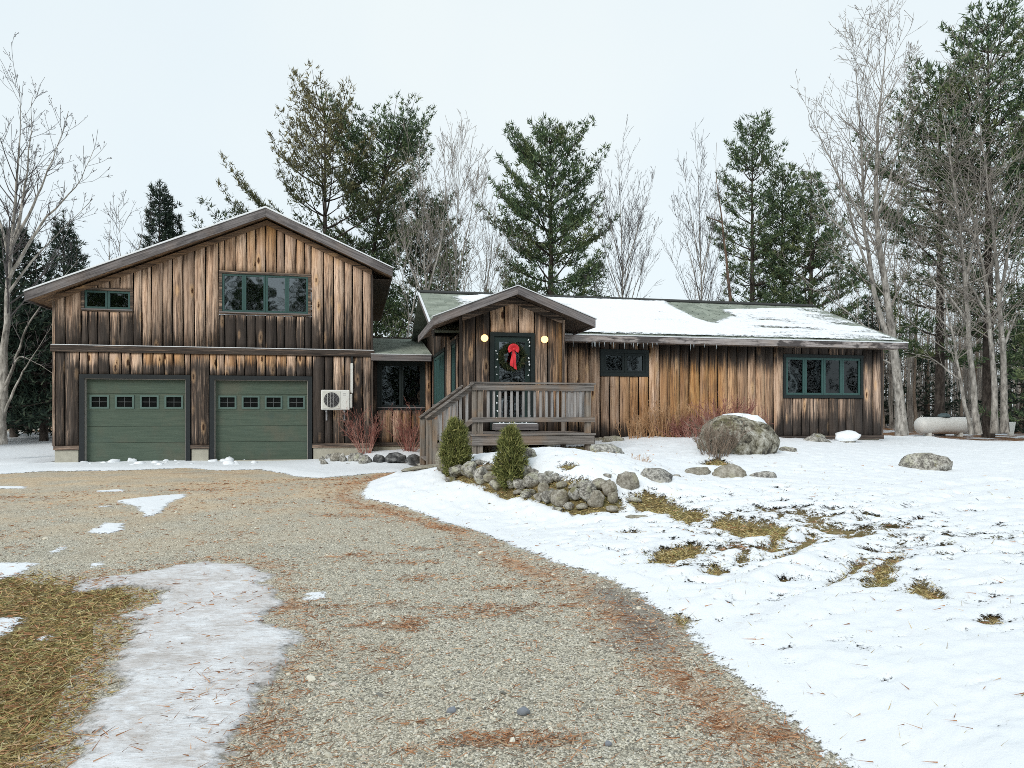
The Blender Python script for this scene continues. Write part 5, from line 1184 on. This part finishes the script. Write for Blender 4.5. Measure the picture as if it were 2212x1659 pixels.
def conifer(name, base, H, prof, label, group=None, seed=1, lean=None, whorl=.62, nb=5, elev=(-8, 50), curl=.35, mat=None, per=9, size=.26, wid=.024, start=.12, r0=.22, cat='tree', sub=.36, gaps=.12, inner=.3, asym=None, bmat=None, trunk_mat=None):
    """prof [(height fraction, branch length m)] outline of the crown; asym(az, f) scales a branch"""
    rg = np.random.default_rng(seed); root = tag(empty(name, base), label, cat, group); tk = Twigs(); P = []; D = []; S = []
    lean = lean or [(0, 0, 0), (1, 0, 0)]
    tf = np.linspace(0, 1, 14); la = np.array(lean); tx = np.interp(tf, la[:, 0], la[:, 1]); ty = np.interp(tf, la[:, 0], la[:, 2])
    T = np.c_[tx, ty, tf*H]; tk.add(T, np.maximum(r0*(1-tf)**.9, .02), 8)
    pf = np.array(prof); z = start*H; az0 = rg.uniform(0, 6)
    while z < H*.985:
        f_ = z/H; L0 = np.interp(f_, pf[:, 0], pf[:, 1]); c = np.array([np.interp(f_, la[:, 0], la[:, 1]), np.interp(f_, la[:, 0], la[:, 2]), z]); az0 += 1.1
        for b in range(nb):
            if rg.random() < gaps: continue
            az = az0 + b*2*math.pi/nb + rg.normal(0, .25); L_ = L0*rg.uniform(.5, 1.15)*(1 + .22*math.sin(az*2 + f_*9 + seed))
            if asym: L_ *= asym(az, f_)
            if L_ < .15: continue
            e = math.radians(np.interp(f_, [0, 1], elev) + rg.normal(0, 6)); n = 6; h = np.array([math.cos(az), math.sin(az), 0]); sg = np.array([-h[1], h[0], 0])
            s_ = np.linspace(0, 1, n); zz = L_*(math.sin(e)*s_ + curl*(s_**3.2)*.5*math.cos(e) - .12*s_*(1-s_)); sway = rg.normal(0, .09)*L_*s_**2
            pts = c + h[None]*(L_*math.cos(e)*s_)[:, None] + UP[None]*zz[:, None] + sg[None]*sway[:, None]
            tk.add(pts, np.maximum(np.linspace(.014 + .011*L_, .006, n), .006), 4)
            k_ = max(2, int(L_/sub*.8)); 
            for i in range(k_+1):
                q = inner + (1-inner)*i/k_; j = min(int(q*(n-1)), n-2); p = pts[j] + (pts[j+1]-pts[j])*(q*(n-1)-j); t_ = unit(pts[j+1]-pts[j])
                if i == k_: P.append(p); D.append(t_); S.append(size*1.1); continue
                for sd_ in (-1, 1):
                    l2 = (.26 + .46*L_*(1-q)*rg.uniform(.6, 1.1)); dd = unit(t_*.62 + sg*sd_*.75 + UP*rg.uniform(-.05, .38)); m_ = max(1, int(l2/.25)); end = p + dd*l2
                    if l2 > 1.0: tk.add(np.array([p, p + dd*l2*.55, end]), np.array([.009, .007, .004]), 3)
                    for w_ in range(m_): P.append(p + dd*l2*((w_+1)/m_) + rg.normal(0, .04, 3)); D.append(unit(dd + UP*.25)); S.append(size*rg.uniform(.75, 1.2))
        z += whorl*rg.uniform(.75, 1.25)*(1 - .35*f_)
    for i in range(5): P.append(T[-1] - UP*.25*i); D.append(UP); S.append(size)
    V = tufts(np.array(P), np.array(D), np.array(S), per, wid, rg)
    link('trunk', tk.mesh('trunk', trunk_mat or M_BARKP), root); link('crown', mesh_np('crown', V, [np.arange(len(V)).reshape(-1, 3)], mat or M_PINE), root)
    return root
def spot(px, Z): x = (px-CX)/F*Z; return (x, Z, hz(x, Z))
def top(py, Z, b): return EYE + (HY-py)/F*Z - b[2]
def pl(pts, Z, dz=0): return [((px-CX)/F*(Z+dz*i), Z+dz*i, EYE + (HY-py)/F*(Z+dz*i)) for i, (px, py) in enumerate(pts)]
mpp = lambda Z: Z/F      # metres per photograph pixel at a depth

# pines behind the house
Z = 38; b = spot(702, Z); H = top(236, Z, b)
conifer('pine_tree', b, H, [(0, 2.6), (.3, 4.4), (.50, 4.6), (.62, 4.0), (.70, 4.2), (.82, 3.6), (.92, 3.0), (.97, 2.3), (1, 1.2)], 'tall pine with thin yellowing top behind the garage ridge', seed=3, elev=(-10, 50), curl=.7, mat=M_PINEY, per=9, size=.25, wid=.026, r0=.26, whorl=1.0, nb=7, start=.34, gaps=.22, sub=.33, inner=.4, asym=lambda a, f: 1.12 if math.cos(a) < -.3 and f < .62 else .95)
Z = 40; b = spot(782, Z); H = top(285, Z, b)
conifer('pine_tree', b, H, [(0, 1.4), (.35, 2.5), (.62, 2.9), (.72, 3.8), (.80, 4.1), (.9, 3.0), (.97, 1.7), (1, .7)], 'dark pine with a leaning trunk and wide flat crown beside the yellowing pine', seed=4, lean=[(0, 0, 0), (.45, .3, 0), (.7, .9, 0), (1, 1.5, 0)], elev=(-5, 42), curl=.45, per=11, size=.25, wid=.026, nb=7, whorl=.95, sub=.30, start=.33, r0=.24, gaps=.16, inner=.4, asym=lambda a, f: 1.35 if (math.cos(a) > .5 and .7 < f < .85) else 1.0)
Z = 43; b = spot(930, Z); H = top(430, Z, b)
conifer('pine_tree', b, H, [(0, 3.6), (.35, 3.8), (.6, 3.2), (.85, 2.3), (.95, 1.3), (1, .6)], 'shorter dark pine standing behind pale bare stems near the connecting roof', seed=5, elev=(-8, 45), per=11, size=.25, wid=.027, nb=6, whorl=.8, sub=.32, inner=.35, start=.2, r0=.22)
Z = 40; b = spot(812, Z); H = top(560, Z, b)
conifer('pine_tree', b, H, [(0, 2.4), (.5, 2.4), (.85, 1.6), (1, .4)], 'low dark pine filling the gap right behind the garage eave', seed=6, per=12, size=.22, wid=.026, start=.06, r0=.15)
Z = 38; b = spot(1190, Z); H = top(300, Z, b)
conifer('pine_tree', b, H, [(0, 3.4), (.2, 3.8), (.38, 4.1), (.55, 3.8), (.7, 3.6), (.82, 3.0), (.92, 2.2), (.97, 1.3), (1, .6)], 'broad bushy green pine standing alone behind the entry gable', seed=7, elev=(-10, 50), curl=.5, per=12, size=.25, wid=.026, start=.12, r0=.28, nb=7, whorl=.9, sub=.29, inner=.35, gaps=.1)
Z = 44; b = spot(1285, Z); H = top(575, Z, b)
conifer('spruce_tree', b, H, [(0, 2.2), (.5, 1.9), (.9, .9), (1, .2)], 'small brownish conifer low behind the roof ridge next to the bushy pine', seed=8, per=8, size=.26, start=.1, r0=.13, elev=(-8, 30))
Z = 42; b = spot(1625, Z); H = top(275, Z, b)
conifer('pine_tree', b, H, [(0, 1.2), (.3, 2.0), (.45, 2.6), (.62, 2.6), (.70, 1.7), (.82, 2.3), (.93, 1.9), (.97, 1.3), (1, .6)], 'tallest narrow pine of the clump behind the far end of the long roof', seed=9, elev=(-8, 48), curl=.5, per=11, size=.25, wid=.026, nb=6, whorl=.9, sub=.30, inner=.35, start=.30, r0=.24, gaps=.15)
Z = 43; b = spot(1690, Z); H = top(362, Z, b)
conifer('pine_tree', b, H, [(0, 1.4), (.4, 2.5), (.7, 2.5), (.9, 1.5), (1, .5)], 'middle pine of the clump behind the far end of the long roof', seed=10, elev=(-8, 50), per=11, size=.25, wid=.026, nb=6, whorl=.9, sub=.30, inner=.35, start=.2, r0=.22)
Z = 41; b = spot(1752, Z); H = top(385, Z, b)
conifer('pine_tree', b, H, [(0, 2.0), (.4, 3.2), (.6, 2.9), (.8, 1.9), (.93, 1.1), (1, .4)], 'dark pine on the outer side of the clump, boughs reaching towards the grey maple', seed=11, elev=(-12, 45), per=11, size=.25, wid=.026, nb=6, whorl=.9, sub=.30, inner=.35, start=.16, r0=.24)
# great pines at the right
Z = 31; b = spot(2030, Z); H = top(165, Z, b)
conifer('pine_tree', b, H, [(0, .8), (.3, 2.2), (.45, 3.0), (.55, 3.4), (.68, 3.2), (.80, 2.5), (.92, 2.1), (.97, 1.3), (1, .6)], 'great pine with long layered boughs reaching out over the bare maple', seed=12, elev=(-8, 45), curl=.5, per=11, size=.25, wid=.026, nb=6, sub=.30, inner=.35, start=.22, r0=.22, gaps=.14, whorl=1.05, asym=lambda a, f: 1.5 if math.cos(a) < -.6 and f < .75 else .9)
Z = 29; b = spot(2135, Z); H = top(60, Z, b)
conifer('pine_tree', b, H, [(0, .8), (.3, 2.0), (.5, 2.9), (.75, 2.7), (.9, 2.4), (.97, 1.5), (1, .8)], 'topmost dark pine whose crown touches the upper edge of the view', seed=13, elev=(-8, 50), curl=.5, per=11, size=.25, wid=.026, nb=6, sub=.30, inner=.35, start=.18, r0=.24, gaps=.1, whorl=.95)
Z = 27; b = spot(2290, Z); H = 15.5
conifer('pine_tree', b, H, [(0, 1.8), (.3, 2.4), (.6, 2.3), (.85, 1.8), (1, .4)], 'dark conifer at the edge of the view beyond the white tub', seed=14, per=10, size=.26, start=.06, r0=.25)
for i, (px, py, Z, lb) in enumerate(((2000, 770, 45, 'small dark spruce among the trunks behind the gas tank'), (2215, 720, 35, 'low dense spruce behind the white tub'), (1885, 640, 47, 'dark spruce just past the far roof corner'))):
    b = spot(px, Z); conifer('spruce_tree', b, top(py, Z, b), [(0, 2.3), (.3, 2.2), (.7, 1.2), (1, .15)], lb, seed=30+i, elev=(-14, 15), per=8, size=.2, wid=.03, whorl=.45, nb=6, start=.05, r0=.13, mat=M_SPRUCE)
# spruces at the left
for i, (px, py, Z, w_, lb) in enumerate(((345, 392, 34, 1.4, 'pointed dark spruce rising behind the garage roof'), (372, 432, 34.6, 1.15, 'shorter spruce leaning close on the pointed one behind the garage roof'), (138, 458, 32, 1.0, 'slender ragged spruce beside the garage eave'),
        (166, 512, 31.5, .65, 'smallest spire of spruce right above the garage eave'), (30, 500, 27, 2.6, 'big dark spruce behind the forked bare tree'), (95, 640, 25, 1.9, 'dark spruce close to the garage corner'), (-40, 560, 24, 2.4, 'dark spruce at the very edge behind the forked tree'),
        (60, 700, 30, 2.2, 'spruce in the deep shade between garage corner and forked tree'))):
    b = spot(px, Z); H = top(py, Z, b)
    conifer('spruce_tree', b, H, [(0, w_*1.25), (.25, w_*1.25), (.5, w_), (.75, w_*.55), (1, .06)], lb, seed=40+i, elev=(-16, 28), curl=.25, per=10 if i < 4 else 8, size=.19 if i < 4 else .22, wid=.020 if i < 4 else .03, whorl=.36, nb=7, start=.10 if i < 4 else .16, r0=.15, mat=M_SPRUCE, sub=.36, gaps=.08)

# bare broadleaf trees
Z = 19; b = spot(4, Z)
bare_tree('bare_tree', b, [(pl([(2, 960), (8, 800), (16, 640), (22, 540), (35, 440), (44, 320), (42, 185)], Z, .05), .125), (pl([(20, 560), (45, 470), (62, 345), (70, 210)], Z, .05), .055), (pl([(22, 540), (80, 430), (110, 350), (140, 280), (148, 240)], Z, -.1), .05),
    (pl([(20, 600), (90, 480), (150, 420), (195, 355), (202, 325)], Z, -.2), .055), (pl([(14, 640), (70, 560), (130, 500), (200, 430)], Z, .2), .04), (pl([(20, 560), (-10, 430), (-20, 300)], Z, .2), .05), (pl([(6, 860), (60, 700), (118, 620), (170, 560)], Z, .15), .05), (pl([(4, 900), (50, 800), (95, 735), (112, 700)], Z, -.1), .045), (pl([(8, 840), (40, 765), (90, 790), (118, 810)], Z, .0), .04)],
    'grey forked bare tree whose branches fan out left of the garage', seed=51, kids=3.4, klen=.36, up=.13, maxl=4, dens=(0, 2.4, 3.2, 3.6, 5), tmat=M_TWIGD, rmin=.0048)
Z = 30; b = spot(265, Z)
bare_tree('bare_tree', b, [(pl([(270, 950), (268, 700), (262, 560), (255, 440)], Z), .09), (pl([(268, 640), (300, 540), (318, 440)], Z), .05), (pl([(268, 650), (235, 560), (238, 480)], Z), .05)], 'slight bare sapling crown showing above the garage roof between two spruces', seed=52, kids=3.2, klen=.3, tmat=M_TWIGD)
for i, (ptsl, Z, lb, r_) in enumerate((([[(925, 930), (922, 640), (912, 480), (905, 330)], [(922, 640), (955, 520), (962, 400)], [(922, 660), (880, 560), (868, 460)]], 29, 'pale bare tree with upright stems rising behind the connecting roof', .085),
        ([[(984, 930), (984, 640), (988, 460), (1000, 290)], [(985, 620), (1010, 500), (1035, 360)], [(985, 560), (962, 430), (958, 310)]], 30, 'slender pale bare tree rising over the bare roof corner', .075),
        ([[(1048, 930), (1048, 640), (1052, 500), (1040, 400)], [(1048, 640), (1060, 560), (1068, 450)]], 32, 'thin bare sapling between the slender pale tree and the bushy pine', .055),
        ([[(858, 930), (885, 700), (872, 600), (850, 530)], [(885, 700), (905, 600), (890, 480)]], 28, 'crooked pale sapling arching against the garage eave', .055))):
    b = spot(ptsl[0][0][0], Z); bare_tree('bare_tree', b, [(pl(p, Z, .03*j), r_*(1 if j == 0 else .6)) for j, p in enumerate(ptsl)], lb, seed=60+i, kids=3.2, klen=.37, up=.14, start=.30, spread=(20, 46))
for i, (px, py, w_, lb) in enumerate(((1345, 322, 70, 'fine bare tree with vase shaped crown in the open sky behind the roof'), (1515, 330, 50, 'taller slim bare tree in the pale sky left of the pine clump'))):
    Z = 36; b = spot(px, Z)
    bare_tree('bare_tree', b, [(pl([(px, 930), (px, 640), (px-4, 480), (px-10, py)], Z), .085)] + [(pl([(px, q), (px+s*w_*.5, q-110), (px+s*w_, q-230)], Z, d), .032) for q, s, d in ((660, -1, .3), (640, .7, -.3), (600, 1, .1), (590, -.8, -.2), (700, 1.1, .2))], lb, seed=70+i, kids=3.2, klen=.30, up=.14, tmat=M_TWIGD, start=.25, spread=(18, 40))
Z = 36; b = spot(1580, Z)
bare_tree('dead_tree', b, [(pl([(1588, 930), (1580, 660), (1560, 480), (1550, 400), (1540, 360), (1548, 308)], Z), .17), (pl([(1560, 480), (1530, 470), (1520, 455)], Z), .05)], 'broken dead snag with reddish trunk beside the tallest narrow pine', seed=75, kids=.5, klen=.06, maxl=1, mat=bark('reddish snag bark', (.06, .04, .03), (.18, .12, .085), (.28, .20, .15)), cat='dead tree')
Z = 27; b = spot(1945, Z)
bare_tree('maple_tree', b, [(pl([(1948, 940), (1944, 860), (1932, 760), (1915, 640), (1895, 500), (1888, 400), (1895, 280), (1912, 120), (1925, 12)], Z), .19), (pl([(1934, 780), (1900, 690), (1880, 590), (1862, 470), (1862, 330), (1850, 180), (1845, 60)], Z, .05), .11), (pl([(1885, 610), (1840, 480), (1800, 340), (1770, 240)], Z, -.1), .055), (pl([(1862, 470), (1810, 380), (1760, 270), (1722, 190)], Z, -.15), .05),
    (pl([(1870, 540), (1790, 470), (1735, 330)], Z, .2), .045), (pl([(1892, 480), (1930, 360), (1960, 220), (1975, 110)], Z, .2), .05), (pl([(1930, 760), (1850, 690), (1760, 620), (1690, 560)], Z, -.2), .04), (pl([(1935, 790), (1870, 760), (1800, 690)], Z, .2), .035)],
    'big grey maple with twin stems rooted between house corner and gas tank', seed=80, kids=3.6, klen=.29, up=.12, start=.22, rmin=.0065)
Z = 26
for i, (ptsl, r_, lb) in enumerate((
        ([[(2098, 938), (2078, 850), (2062, 720), (2035, 630), (1985, 560), (1920, 500)], [(2062, 720), (2000, 660), (1930, 640)], [(2072, 820), (2010, 770), (1950, 760)]], .075, 'thin grey stem behind the tank, leaning out towards the house'),
        ([[(2112, 938), (2098, 800), (2085, 620), (2075, 480), (2048, 330), (2028, 180)], [(2085, 620), (2115, 450), (2120, 300)], [(2092, 700), (2030, 610), (1950, 590)]], .125, 'grey trunk at the tank end, first of the stout grey clump'),
        ([[(2148, 936), (2146, 800), (2135, 640), (2110, 500), (2080, 400), (2050, 280)], [(2140, 690), (2060, 560), (1990, 480)]], .12, 'stout pale trunk in the middle of the grey clump'),
        ([[(2170, 934), (2168, 800), (2158, 620), (2142, 470), (2120, 300), (2110, 150)], [(2160, 650), (2185, 500), (2205, 360)], [(2164, 760), (2195, 680), (2230, 640)]], .13, 'thickest mottled trunk, outer one of the grey clump'))):
    b = spot(ptsl[0][0][0], Z + .3*i); bare_tree('bare_tree', b, [(pl(p, Z + .3*i, .05*j), r_*(1 if j == 0 else .5)) for j, p in enumerate(ptsl)], lb, seed=85+i, kids=3.2, klen=.38, up=.06, start=.25, spread=(35, 65), rmin=.0065)

# crowd of thin trunks in the woods: one of each kind built, the rest copied
protos = []
for s_ in range(4):
    H = 9 + s_*1.2; b = (0, 0, 0); lx = rnd.uniform(-.5, .5)
    protos.append(bare_tree('thin_tree', b, [([(0, 0, 0), (.1*lx, .05, H*.4), (lx*.5, 0, H*.7), (lx, .1, H)], .075)], 'x', seed=100+s_, kids=2.6, klen=.17, maxl=2, start=.18, spread=(35, 75), mat=M_TWIGB if s_ == 1 else M_TWIG, tmat=M_TWIG, rmin=.009, dens=(0, 2.4, 2.4, 4)))
places = [(rnd.uniform(1890, 2290), rnd.uniform(36, 56)) for _ in range(62)] + [(rnd.uniform(1420, 1900), rnd.uniform(48, 60)) for _ in range(26)] + [(rnd.uniform(860, 1060), rnd.uniform(40, 50)) for _ in range(10)] + [(rnd.uniform(-60, 130), rnd.uniform(30, 44)) for _ in range(16)]
for i, (px, Z) in enumerate(places):
    p = protos[i % 4]
    if i < 4: o = p
    else:
        o = p.copy(); COL.objects.link(o)
        for ch in list(p.children):
            c = ch.copy(); COL.objects.link(c); c.parent = o
            for g_ in ch.children: e = g_.copy(); COL.objects.link(e); e.parent = c
    x, y, z = spot(px, Z); o.location = (x, y, z); k_ = rnd.uniform(.7, 1.15)
    if px < 130: k_ *= .7
    o.scale = (k_*1.1, k_*1.1, k_); o.rotation_euler = (0, 0, rnd.uniform(0, 6.28))
    if px > 1880: tag(o, 'thin bare grey trunk in the crowd of saplings behind the gas tank', 'tree', 'saplings crowding the wood behind the gas tank')
    elif px > 1300: tag(o, 'thin bare sapling top showing over the long snowy roof', 'tree', 'saplings seen over the long roof')
    elif px > 500: tag(o, 'thin bare sapling behind the pale stems over the connecting roof', 'tree', 'saplings behind the connecting roof')
    else: tag(o, 'thin dark sapling in the shade beside the garage corner', 'tree', 'saplings beside the garage corner')

# far wood that reads as one mass
t = NT('far wood'); M_FAR = t.pbr(t.ramp(t.island(), [(0, (.05, .046, .04)), (.5, (.14, .128, .112)), (.85, (.26, .24, .215)), (1, (.03, .042, .03))]), .9, None, .1)
def far_wood(xs, Zr, hr, n, name, label, lean=.3):
    P = []; D = []; L_ = []; Wd = []
    px = R.uniform(xs[0], xs[1], n); Z = R.uniform(*Zr, n); X = (px-CX)/F*Z; g = height(X, Z); h = R.uniform(*hr, n)
    for i in range(n):
        P.append((X[i], Z[i], g[i]-.1)); D.append((R.normal(0, .05), 0, 1)); L_.append(h[i]); Wd.append(R.uniform(.05, .22))
        k_ = 26
        f_ = R.uniform(.03, .95, k_); az = R.uniform(0, 6.28, k_)
        for q, a_ in zip(f_, az): P.append((X[i], Z[i], g[i]+q*h[i])); D.append((math.cos(a_), math.sin(a_), R.uniform(-.1, .9))); L_.append(R.uniform(.8, 2.4)*(1.15-q)); Wd.append(R.uniform(.025, .06))
    o = slivers(name, np.array(P), np.array(D, float), np.array(L_), np.array(Wd), M_FAR); tag(o, label, 'wood', kind='stuff')
far_wood((1850, 2420), (58, 85), (9, 15), 620, 'far_wood', 'grey brown mass of distant bare wood beyond the gas tank')
far_wood((840, 1860), (60, 85), (8, 13), 300, 'far_wood', 'distant bare wood low behind the house')
far_wood((-260, 420), (48, 70), (8, 13), 420, 'far_wood', 'dark distant wood behind the garage corner')
# pines across the drive, seen only mirrored in the panes
mir = [o for o in COL.objects if o.name.startswith('pine_tree') and o.type == 'EMPTY'][4]
for x, y, k_ in ((-15, -16, .8), (-9, -19, .95), (-4, -15, .7), (2, -21, .9), (-22, -18, .9), (9, -18, .8), (-12, -26, 1.05)):
    o = mir.copy(); COL.objects.link(o); o.location = (x, y, hz(x, y)); o.scale = (k_*1.2, k_*1.2, k_); o.rotation_euler = (0, 0, x)
    for ch in list(mir.children): c = ch.copy(); COL.objects.link(c); c.parent = o
    tag(o, 'pine across the drive from the house, seen only mirrored in its panes', 'tree', 'pines mirrored in the panes')
mir = [o for o in COL.objects if o.name.startswith('spruce_tree') and o.type == 'EMPTY'][6]
spots_ = [(-27 + 2.7*i, -18) for i in range(21)] + [(30 + 2.9*i, -13 + 1.7*i) for i in range(11)]  # rows of spruces out of view, added to darken the pane reflections
for x, y in spots_:
    x += rnd.uniform(-.8, .8); y -= rnd.uniform(0, 3); k_ = rnd.uniform(.85, 1.15)
    o = mir.copy(); COL.objects.link(o); o.location = (x, y, hz(x, y)); o.scale = (k_*1.5, k_*1.5, k_); o.rotation_euler = (0, 0, x)
    for ch in list(mir.children): c = ch.copy(); COL.objects.link(c); c.parent = o
    tag(o, 'unseen spruce added to darken the reflections in the house panes', 'tree', 'unseen spruces added to darken the panes')

# ---------------------------------------------------------------- shrubs
def dwarf(px, py, wpx, hpx, label, seed):
    x, y, z = on_ground(px, py); y += .1; z = hz(x, y); rg = np.random.default_rng(seed); s_ = y/F; H = hpx*s_; r = wpx*s_/2; n = 2300
    root = tag(empty('dwarf_spruce', (x, y, z)), label, 'shrub', 'dwarf spruces by the porch steps')
    m_ = 62; ci = np.arange(m_); cf = (ci + rg.random(m_))/m_; ca = rg.uniform(0, 6.28, m_); cp = np.interp(cf, [0, .1, .3, .6, .85, 1], [.5, .85, .95, .75, .48, .05])*rg.uniform(.45, 1.08, m_)
    w_ = rg.integers(0, m_, n); f_ = np.clip(cf[w_] + rg.normal(0, .035, n), 0, 1.03); k_ = rg.random(n)**.6
    P = np.c_[r*cp[w_]*np.cos(ca[w_])*k_, r*cp[w_]*np.sin(ca[w_])*k_, f_*H*.95 + .03 + .05*k_*cp[w_]] + rg.normal(0, .026, (n, 3)); az = ca[w_]
    D = np.c_[np.cos(az)*.75, np.sin(az)*.75, .35 + f_*.9]; V = tufts(P, D, np.full(n, .085), 11, .0055, rg, .6, .2)
    link('foliage', mesh_np('foliage', V, [np.arange(len(V)).reshape(-1, 3)], M_DWARF), root); tw = Twigs()
    tw.add(np.array([(0, 0, -.05), (.01, 0, H*.3), (0, .01, H*.65), (0, 0, H*.93)]), np.array([.03, .022, .012, .004]), 6)
    for i in range(40): a_ = rg.uniform(0, 6.28); q = rg.uniform(.05, .85); l_ = r*np.interp(q, [0, .3, 1], [.8, .9, .2]); tw.add(np.array([(0, 0, q*H), (math.cos(a_)*l_*.5, math.sin(a_)*l_*.5, q*H+.05), (math.cos(a_)*l_, math.sin(a_)*l_, q*H+.13)]), np.array([.008, .006, .003]), 4)
    link('stem', tw.mesh('stem', M_BARKP), root)
dwarf(982, 1032, 74, 112, 'taller dwarf spruce at the very foot of the porch steps', 5)
dwarf(1103, 1060, 72, 118, 'dwarf spruce growing through the stone wall before the porch front', 6)

def twig_bush(name, base, H, spread_, n, label, cat='shrub', mat=None, kids=6, seed=1, r=.007, group=None, lv=2, fan=1.0, base_r=.12):
    rg = np.random.default_rng(seed); root = tag(empty(name, base), label, cat, group); tw = Twigs()
    for i in range(n):
        a_ = rg.uniform(0, 6.28); q = rg.random()**.6; d = unit(np.array([math.cos(a_)*q*spread_*fan, math.sin(a_)*q*spread_*.6, 1.0])); p = np.array([math.cos(a_)*q*base_r, math.sin(a_)*q*base_r*.6, -.05])
        L_ = H*rg.uniform(.6, 1.1); pts = [p]
        for j in range(6): d = unit(d + rg.normal(0, .11, 3) + UP*.05); pts.append(pts[-1] + d*L_/6)
        pts = np.array(pts); tw.add(pts, np.linspace(r, r*.4, 7), 4)
        for k_ in range(kids):
            f_ = rg.uniform(.3, .97)*6; j = min(int(f_), 5); pp_ = pts[j] + (pts[j+1]-pts[j])*(f_-j)
            grow(tw, pp_, rot_away(unit(pts[j+1]-pts[j]), math.radians(rg.uniform(20, 55)), rg), L_*rg.uniform(.12, .32), r*.55, 4-lv, 3, rg, .06, (25, 60), (0, 3, 6, 8), .0022)
    link('twigs', tw.mesh('twigs', mat or M_RTWIG), root); return root
def at_w(px, w): d = ((px-CX)/F, 1.0); k_ = w/(-d[0]*ST + d[1]*CT); return (d[0]*k_, k_)
x, y = at_w(792, 18.6); twig_bush('red_twig_shrub', (x, y, hz(x, y)), 1.22, .55, 26, 'bare red twigged shrub under the heat pump', seed=1, kids=8, r=.009)
x, y = at_w(885, 18.5); twig_bush('red_twig_shrub', (x, y, hz(x, y)), 1.22, .75, 30, 'bare red twigged shrub under the passage window', seed=2, kids=9, r=.009)
x, y, z = on_ground(1590, 965); y = 14.9; x = (1560-CX)/F*y; twig_bush('red_twig_shrub', (x, y, hz(x, y)), 1.05, 1.2, 80, 'reddish twiggy bush spreading behind the huge boulder', seed=3, kids=10, r=.011)
x, y, z = on_ground(1545, 992); twig_bush('twiggy_shrub', (x, y, z), .78, .6, 46, 'tangled pale twiggy shrub in front of the huge boulder', mat=M_TWIGB, seed=4, kids=9, r=.008, base_r=.22)
x, y = at_w(1440, 15.9); twig_bush('dry_stalks', (x, y, hz(x, y)), .95, .4, 70, 'clump of tall dry tan stalks against the orange boards', 'plant', M_STRAW, 5, 5, .012, base_r=.5)
x, y = at_w(1380, 15.7); twig_bush('dry_stalks', (x, y, hz(x, y)), .72, .4, 34, 'smaller clump of dry stalks nearer the porch', 'plant', M_STRAW, 5, 6, .010, base_r=.4)
x, y = at_w(1500, 15.5); twig_bush('dry_stalks', (x, y, hz(x, y)), .65, .9, 90, 'low tangle of brown stems between tall stalks and huge boulder', 'plant', M_RTWIG, 9, 7, .010, base_r=.5)
x, y, z = on_ground(1384, 1005); twig_bush('grass_tuft', (x, y, z), .22, .9, 40, 'single dry grass tuft in the snow below the stalks', 'plant', M_STRAW, 1, 8, .003, base_r=.08)
x, y, z = on_ground(1222, 1050); twig_bush('grass_tuft', (x, y, z), .24, .2, 6, 'few thin dead stems standing in snow above the stone wall', 'plant', M_TWIGD, 1, 9, .003)
for px, py, s_, lb in ((1160, 965, 10, 'bare stems showing in the shade beneath the porch front'), (1060, 985, 11, 'bare twigs in the shade under the porch beside the dwarf spruces')):
    x, y, z = on_ground(px, py); twig_bush('bare_shrub', (x, y+.3, hz(x, y+.3)), .42, .9, 14, lb, 'plant', M_TWIGB, 3, s_, .004)
x, y = at_w(1790, 15.9); twig_bush('bare_shrub', (x, y, hz(x, y)), .42, 1.3, 5, 'single leaning bare stem against the boards under the curtained window', 'plant', M_TWIGD, 4, 12, .005)
